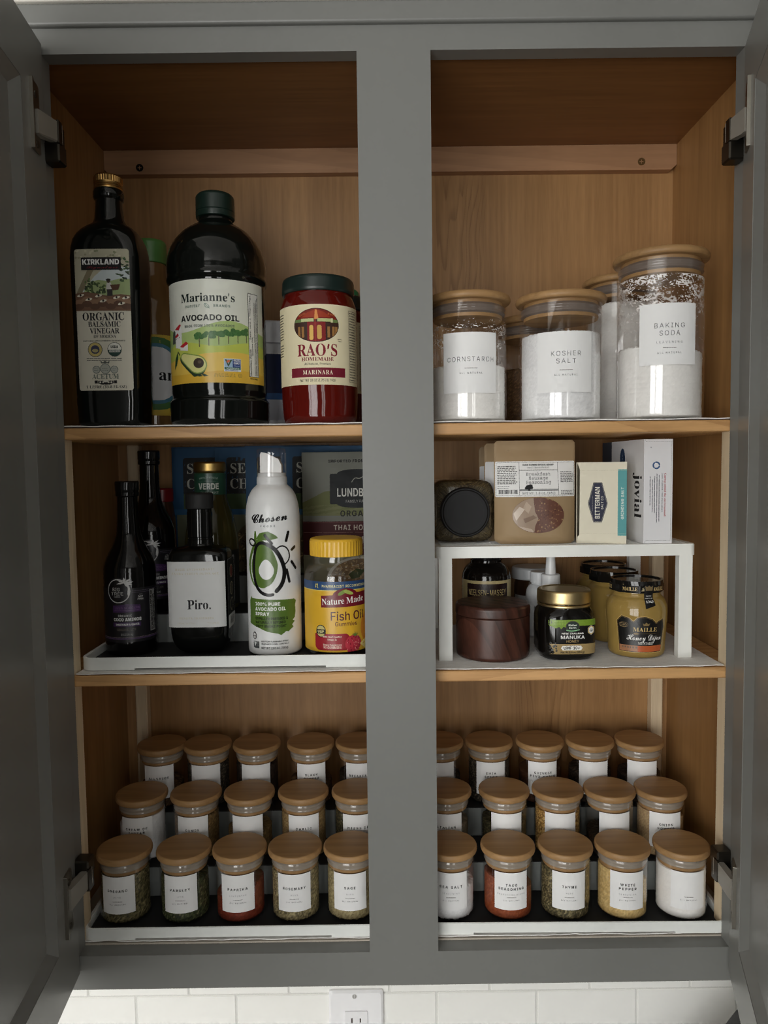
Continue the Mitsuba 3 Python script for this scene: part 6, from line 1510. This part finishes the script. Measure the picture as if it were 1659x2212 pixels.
tag('vanilla_bottle', 'dark bottle of vanilla behind the round wooden box', 'bottle')

# supplement bottle with a wide white lid, two white bottles
shape('supplement_bottle__body', lathe(rounded([(0, 0.0005), (0.0235, 0.0005), (0.0255, 0.004), (0.0255, 0.0580), (0.0245, 0.0640), (0.0230, 0.0700)], 0.004), 48), 'm_gloss', S(46, 30, 18), 38, tw=at(0.1900, 0.2265, LZ))
shape('supplement_bottle__lid', lathe(rounded([(0, 0.0695), (0.0286, 0.0695), (0.0292, 0.0710), (0.0288, 0.0835), (0.0265, 0.0858), (0, 0.0852)], 0.001), 56), 'm_satin', S(170, 172, 174), 38, tw=at(0.1900, 0.2265, LZ))
p = Print(); p.rect(-0.036, 0, 0.036, 0.042, S(160, 160, 160), 0)
printed('supplement_bottle__wrap_label', p, on_cyl(0.1900, 0.2265, LZ + 0.006, 0.0257, 0), step=0.003)
tag('supplement_bottle', 'brown bottle with a wide white lid, hindmost behind the dropper bottle', 'bottle')
shape('white_bottle__body', lathe(rounded([(0, 0.0005), (0.0165, 0.0005), (0.0180, 0.003), (0.0180, 0.0560), (0.0165, 0.0635), (0.0120, 0.0680), (0.0105, 0.0690), (0.0105, 0.0720)], 0.004), 48), 'm_satin', S(206, 208, 210), 38, tw=at(0.1893, 0.1790, LZ))
shape('white_bottle__cap', lathe(rounded([(0, 0.0710), (0.0124, 0.0710), (0.0124, 0.0845), (0.0115, 0.0855), (0, 0.0856)], 0.0008), 40), 'm_satin', S(206, 208, 210), 38, tw=at(0.1893, 0.1790, LZ))
p = Print()
p.text('K', -0.0030, 0.0380, 0.0042, S(60, 60, 62), 'med', lay=1, rot=0)
for i, z_ in enumerate((0.0315, 0.0260, 0.0170, 0.0120)):
    p.rect(-0.0050, z_, -0.0012, z_ + (0.0010 if i < 2 else 0.0026), S(50, 50, 52), 1)
printed('white_bottle__print', p, on_cyl(0.1893, 0.1790, LZ, 0.0181, -20.0), step=0.002)
tag('white_bottle', 'white bottle squeezed between the wooden box and the dropper bottle', 'bottle')
shape('dropper_bottle__body', lathe(rounded([(0, 0.0005), (0.0150, 0.0005), (0.0165, 0.003), (0.0165, 0.0540), (0.0150, 0.0610), (0.0105, 0.0665), (0.0100, 0.0690)], 0.004), 48), 'm_satin', S(214, 215, 216), 38, tw=at(0.1958, 0.1430, LZ))
shape('dropper_bottle__collar', lathe(rounded([(0, 0.0690), (0.0120, 0.0690), (0.0122, 0.0700), (0.0118, 0.0865), (0.0105, 0.0875), (0, 0.0876)], 0.0008), 48), 'm_satin', S(216, 217, 218), 38, tw=at(0.1958, 0.1430, LZ))
shape('dropper_bottle__bulb', lathe(rounded([(0.0068, 0.0870), (0.0064, 0.0950), (0.0058, 0.1040), (0.0055, 0.1105), (0.0035, 0.1135), (0, 0.1138)], 0.002), 32), 'm_satin', S(210, 211, 212), 38, tw=at(0.1958, 0.1430, LZ))
tag('dropper_bottle', 'white dropper bottle with its rubber bulb behind the honey jar', 'bottle')

# honey jar
HX, HY = 0.1968, 0.0800
hon = [(0.0, 0.0270, 0.0270, 3), (0.0015, 0.0295, 0.0295, 3.2), (0.005, 0.0318, 0.0318, 3.5), (0.010, 0.0327, 0.0327, 3.8), (0.046, 0.0327, 0.0327, 3.8), (0.0515, 0.0322, 0.0322, 3.5), (0.0555, 0.0308, 0.0308, 3), (0.0585, 0.0297, 0.0297, 2.3), (0.0600, 0.0295, 0.0295, 2), (0.064, 0.0290, 0.0290, 2)]
shape('honey_jar__jar', loft(hon, 88), 'm_gloss', S(12, 10, 8), 38, tw=at(HX, HY, LZ))
GL = S(206, 182, 132)
lo = lathe(rounded([(0, 0.0605), (0.0305, 0.0605), (0.0310, 0.0612), (0.0308, 0.0632), (0.0298, 0.0638)], 0.0006), 72)
hi = lathe(rounded([(0.0298, 0.0644), (0.0312, 0.0648), (0.0314, 0.0665), (0.0310, 0.0780), (0.0300, 0.0796), (0.0280, 0.0800), (0.0262, 0.0796), (0.0255, 0.0788), (0, 0.0788)], 0.0008), 72)
shape('honey_jar__lid', cat(lo, hi), 'm_metal', GL, 30, tw=at(HX, HY, LZ))
p = Print(); full = sbox(-0.0285, 0, 0.0285, 0.0400)
p.add(full, S(14, 12, 10), 0); p.rect(-0.0285, 0, 0.0285, 0.0120, S(150, 128, 86), 1); p.rect(-0.0285, 0.0330, 0.0285, 0.0400, S(112, 142, 44), 1)
p.poly([(-0.0285, 0.0335), (-0.0285, 0.0325), (-0.0230, 0.0325), (-0.0180, 0.0300), (-0.0145, 0.0318), (-0.0120, 0.0292), (-0.0095, 0.0320), (-0.004, 0.0300), (0.004, 0.0335)], S(112, 142, 44), 1)
for q in range(40):
    p.ell(-0.027 + (q % 14) * 0.0018, 0.0345 + (q // 14) * 0.0018, 0.0007, 0.0007, S(134, 162, 66), 2, 0, 2)
p.ell(0.0010, 0.0325, 0.0078, 0.0060, S(70, 60, 54), 3); p.ell(0.0010, 0.0325, 0.0070, 0.0053, S(30, 44, 36), 4)
p.text('Mother', 0.0010, 0.0328, 0.0020, S(206, 210, 200), 'black', width=0.0100, lay=5); p.text('Earth', 0.0010, 0.0298, 0.0020, S(206, 210, 200), 'black', width=0.0085, lay=5)
p.line([(-0.0060, 0.0280), (-0.001, 0.0268), (0.004, 0.0274), (0.0085, 0.0284)], 0.0014, S(126, 176, 130), 5)
hx = lambda r: Polygon([(0.0225 + r * math.sin(a * math.pi / 3), 0.0275 + 1.25 * r * math.cos(a * math.pi / 3)) for a in range(6)])
p.add(hx(0.0047), S(150, 150, 146), 3); p.add(hx(0.0042), S(196, 160, 70), 4); p.add(hx(0.0034), S(226, 226, 222), 5); p.text('10+', 0.0225, 0.0278, 0.0014, BLACK, 'bold', lay=6); p.text('UMF', 0.0225, 0.0258, 0.0016, BLACK, 'bold', lay=6)
p.text('NEW ZEALAND', 0.0010, 0.0232, 0.0020, S(214, 212, 206), 'black', width=0.0255, lay=4)
p.text('MANUKA', 0.0010, 0.0178, 0.0040, S(224, 223, 220), 'bold', width=0.0280, lay=4); p.rect(-0.0062, 0.0225, -0.0036, 0.0229, S(224, 223, 220), 4)
p.text('HONEY', 0.0010, 0.0135, 0.0030, S(170, 144, 96), 'med', width=0.0150, lay=4)
p.add(Polygon([(-0.0125, 0.0072), (-0.0105, 0.0100), (0.0105, 0.0100), (0.0125, 0.0072), (0.0105, 0.0045), (-0.0105, 0.0045)]), S(226, 224, 216), 3); p.text('UMF 10+', 0.0, 0.0056, 0.0033, S(24, 24, 24), 'bold', width=0.0190, lay=5)
p.text('Net Wt 8.8 oz (250 g)', 0.0010, 0.0012, 0.0022, S(44, 38, 28), 'bold', width=0.0275, lay=4)
rng = random.Random(21)
for q in range(26):
    p.add(Point(-0.0285 + rng.random() * 0.012, 0.001 + rng.random() * 0.012).buffer(rng.uniform(0.0006, 0.0014), quad_segs=3).intersection(full), S(*rng.choice([(16, 13, 10), (24, 20, 14)])), 3)
_dh = front_se(hon)
printed('honey_jar__front_label', p, on_surface(lambda x, z: _dh(x, z + 0.0085), HX + 0.0012, HY, LZ + 0.0085), 'm_satin', step=0.002, base=0.0005)
tag('honey_jar', 'small black honey jar with a gold lid', 'jar')

# mustard jars, one behind the other
mus = rounded([(0, 0.0006), (0.0300, 0.0006), (0.0322, 0.0040), (0.0330, 0.0200), (0.0345, 0.0420), (0.0352, 0.0520), (0.0345, 0.0600), (0.0310, 0.0680), (0.0275, 0.0710), (0.0268, 0.0730), (0.0272, 0.0740), (0.0266, 0.0750), (0.0266, 0.0800)], 0.006)
_oct = lambda r, k=0.03: affinity.rotate(Polygon([(r * (1 + (k if i % 2 else -k)) * math.sin(i * math.pi / 8), r * (1 + (k if i % 2 else -k)) * math.cos(i * math.pi / 8)) for i in range(16)]).buffer(0.003).buffer(-0.003), 11, origin=(0, 0))
def mustard(key, x, y, lab, laz, front):
    m = at(x, y, LZ)
    if 'mustard_jar__jar' not in scene:
        shape(key + '__jar', lathe(mus, 72), 'm_gloss', S(148, 122, 66), 40, tw=m)
        o = Point(0, 0).buffer(0.0298, quad_segs=16)
        shape(key + '__lid', cat(prism(_oct(0.0302), 'z', 0.0765, 0.0850), prism(o.difference(Point(0, 0).buffer(0.0270)), 'z', 0.0850, 0.0900), prism(o, 'z', 0.0850, 0.0885)), 'm_gloss', S(18, 17, 16), 25, tw=m)
    else:
        again(key + '__jar', scene['mustard_jar__jar'], m); again(key + '__lid', scene['mustard_jar__lid'], m)
    p = Print()
    sil = Polygon([(-0.0255, 0.0015), (0.0255, 0.0015), (0.0290, 0.0300), (0.0270, 0.0385), (0.0200, 0.0365), (0.0170, 0.0340), (0.0120, 0.0390), (0.0040, 0.0420), (-0.0040, 0.0410), (-0.0090, 0.0355), (-0.0140, 0.0400), (-0.0220, 0.0420), (-0.0275, 0.0360)]).buffer(0.0015)
    p.add(sil, S(186, 156, 96), 0); p.add(sil.buffer(-0.0007), S(16, 15, 14), 1); p.add(sil.buffer(-0.0014).difference(sil.buffer(-0.0017)), S(140, 112, 66), 2)
    lower = sil.buffer(-0.0014).intersection(sbox(-0.04, -0.01, 0.04, 0.0085)); p.add(lower, S(176, 86, 44), 3); p.add(lower.intersection(sbox(-0.04, 0, -0.004, 0.0085)), S(150, 104, 72), 4); p.greek(-0.022, 0.0052, -0.004, 1, 0.001, 0.0022, S(96, 80, 70), 4, 5)
    cr = Polygon([(0.0020, 0.0318), (0.0080, 0.0318), (0.0092, 0.0352), (0.0070, 0.0342), (0.0050, 0.0362), (0.0030, 0.0342), (0.0008, 0.0352)]); p.add(cr, S(120, 100, 64), 4)
    p.text('MAILLE', 0.0045, 0.0252, 0.0048, S(196, 168, 110), 'serif', width=0.0280, lay=4); p.rect(-0.009, 0.0226, 0.0175, 0.0229, S(120, 98, 60), 4); p.ell(-0.006, 0.0227, 0.0030, 0.0012, S(120, 98, 60), 4)
    p.text('Honey Dijon', 0.0045, 0.0150, 0.0068, S(226, 224, 220), 'script', width=0.0420, lay=5)
    p.text('MUSTARD', 0.0050, 0.0096, 0.0034, S(206, 204, 198), 'serif', width=0.0180, lay=5)
    p.ell(-0.0200, 0.0325, 0.0055, 0.0032, S(110, 92, 62), 3); p.ell(-0.0200, 0.0325, 0.0050, 0.0027, S(20, 18, 16), 4); p.greek(-0.0245, 0.0335, -0.0155, 3, 0.0018, 0.0009, S(150, 128, 92), 6, 5)
    rr = lambda z: np.interp(z, [q[1] for q in mus], [q[0] for q in mus])
    def fn(X, Z, lift):
        r = rr(Z + 0.0075) + lift
        t = math.radians(laz) + X / 0.034
        n = np.stack([np.sin(t), -np.cos(t), 0 * t], 1)
        return np.stack([x + r * np.sin(t), y - r * np.cos(t), LZ + 0.0075 + Z], 1), n
    printed(key + '__front_label', p, fn, 'm_satin', step=0.003, base=0.0003, ystep=0.004)
    if front:
        q = Print()
        for i, a in enumerate((-0.0340, 0.0000, 0.0340)):
            q.text('MAILLE', a - 0.0085, 0.0018, 0.0042, S(206, 178, 120), 'serif', width=0.0170, lay=2)
        q.text('Q', 0.0060, 0.0018, 0.0042, S(206, 190, 150), 'script', lay=2)
        printed(key + '__lid__lettering', q, on_cyl(x, y, LZ + 0.0775, 0.0306, laz - 8), 'm_satin', step=0.002, base=0.0005)
        s = Print()
        s.add(Polygon([(-0.0048, -0.0185), (0.0062, -0.0150), (0.0056, 0.0085), (-0.0056, 0.0085)]), S(16, 15, 15), 0)
        s.poly([(-0.0040, 0.0020), (0.0040, 0.0020), (0.0048, 0.0078), (0.0022, 0.0064), (0, 0.0082), (-0.0022, 0.0064), (-0.0048, 0.0078)], S(110, 94, 66), 1)
        s.text('MAISON', 0.0004, -0.0050, 0.0012, S(200, 200, 196), 'bold', lay=2); s.text('FONDEE EN', 0.0004, -0.0078, 0.0012, S(190, 190, 186), 'bold', lay=2); s.text('1747', 0.0006, -0.0120, 0.0026, S(220, 220, 216), 'black', lay=2)
        def fs(X, Z, lift):
            r = np.maximum(np.where(Z > -0.002, 0.0311, 0.0290), rr(0.0778 + Z) + 0.0006) + 0.0004 + lift
            t = math.radians(laz + 16) + X / 0.031
            n = np.stack([np.sin(t), -np.cos(t), 0 * t], 1)
            return np.stack([x + r * np.sin(t), y - r * np.cos(t), LZ + 0.0778 + Z], 1), n
        printed(key + '__paper_seal', s, fs, 'm_satin', step=0.003, ystep=0.003)
    tag(key, lab, 'jar', 'mustard jars under the metal rack')
mustard('mustard_jar', 0.2848, 0.0840, 'front jar of honey mustard with a black lid, beside the rack leg', -9.0, True)
mustard('mustard_jar_001', 0.2810, 0.1570, 'middle one of the three black lidded mustard jars', 14.0, False)
mustard('mustard_jar_002', 0.2860, 0.2200, 'hindmost of the three black lidded mustard jars', 8.0, False)
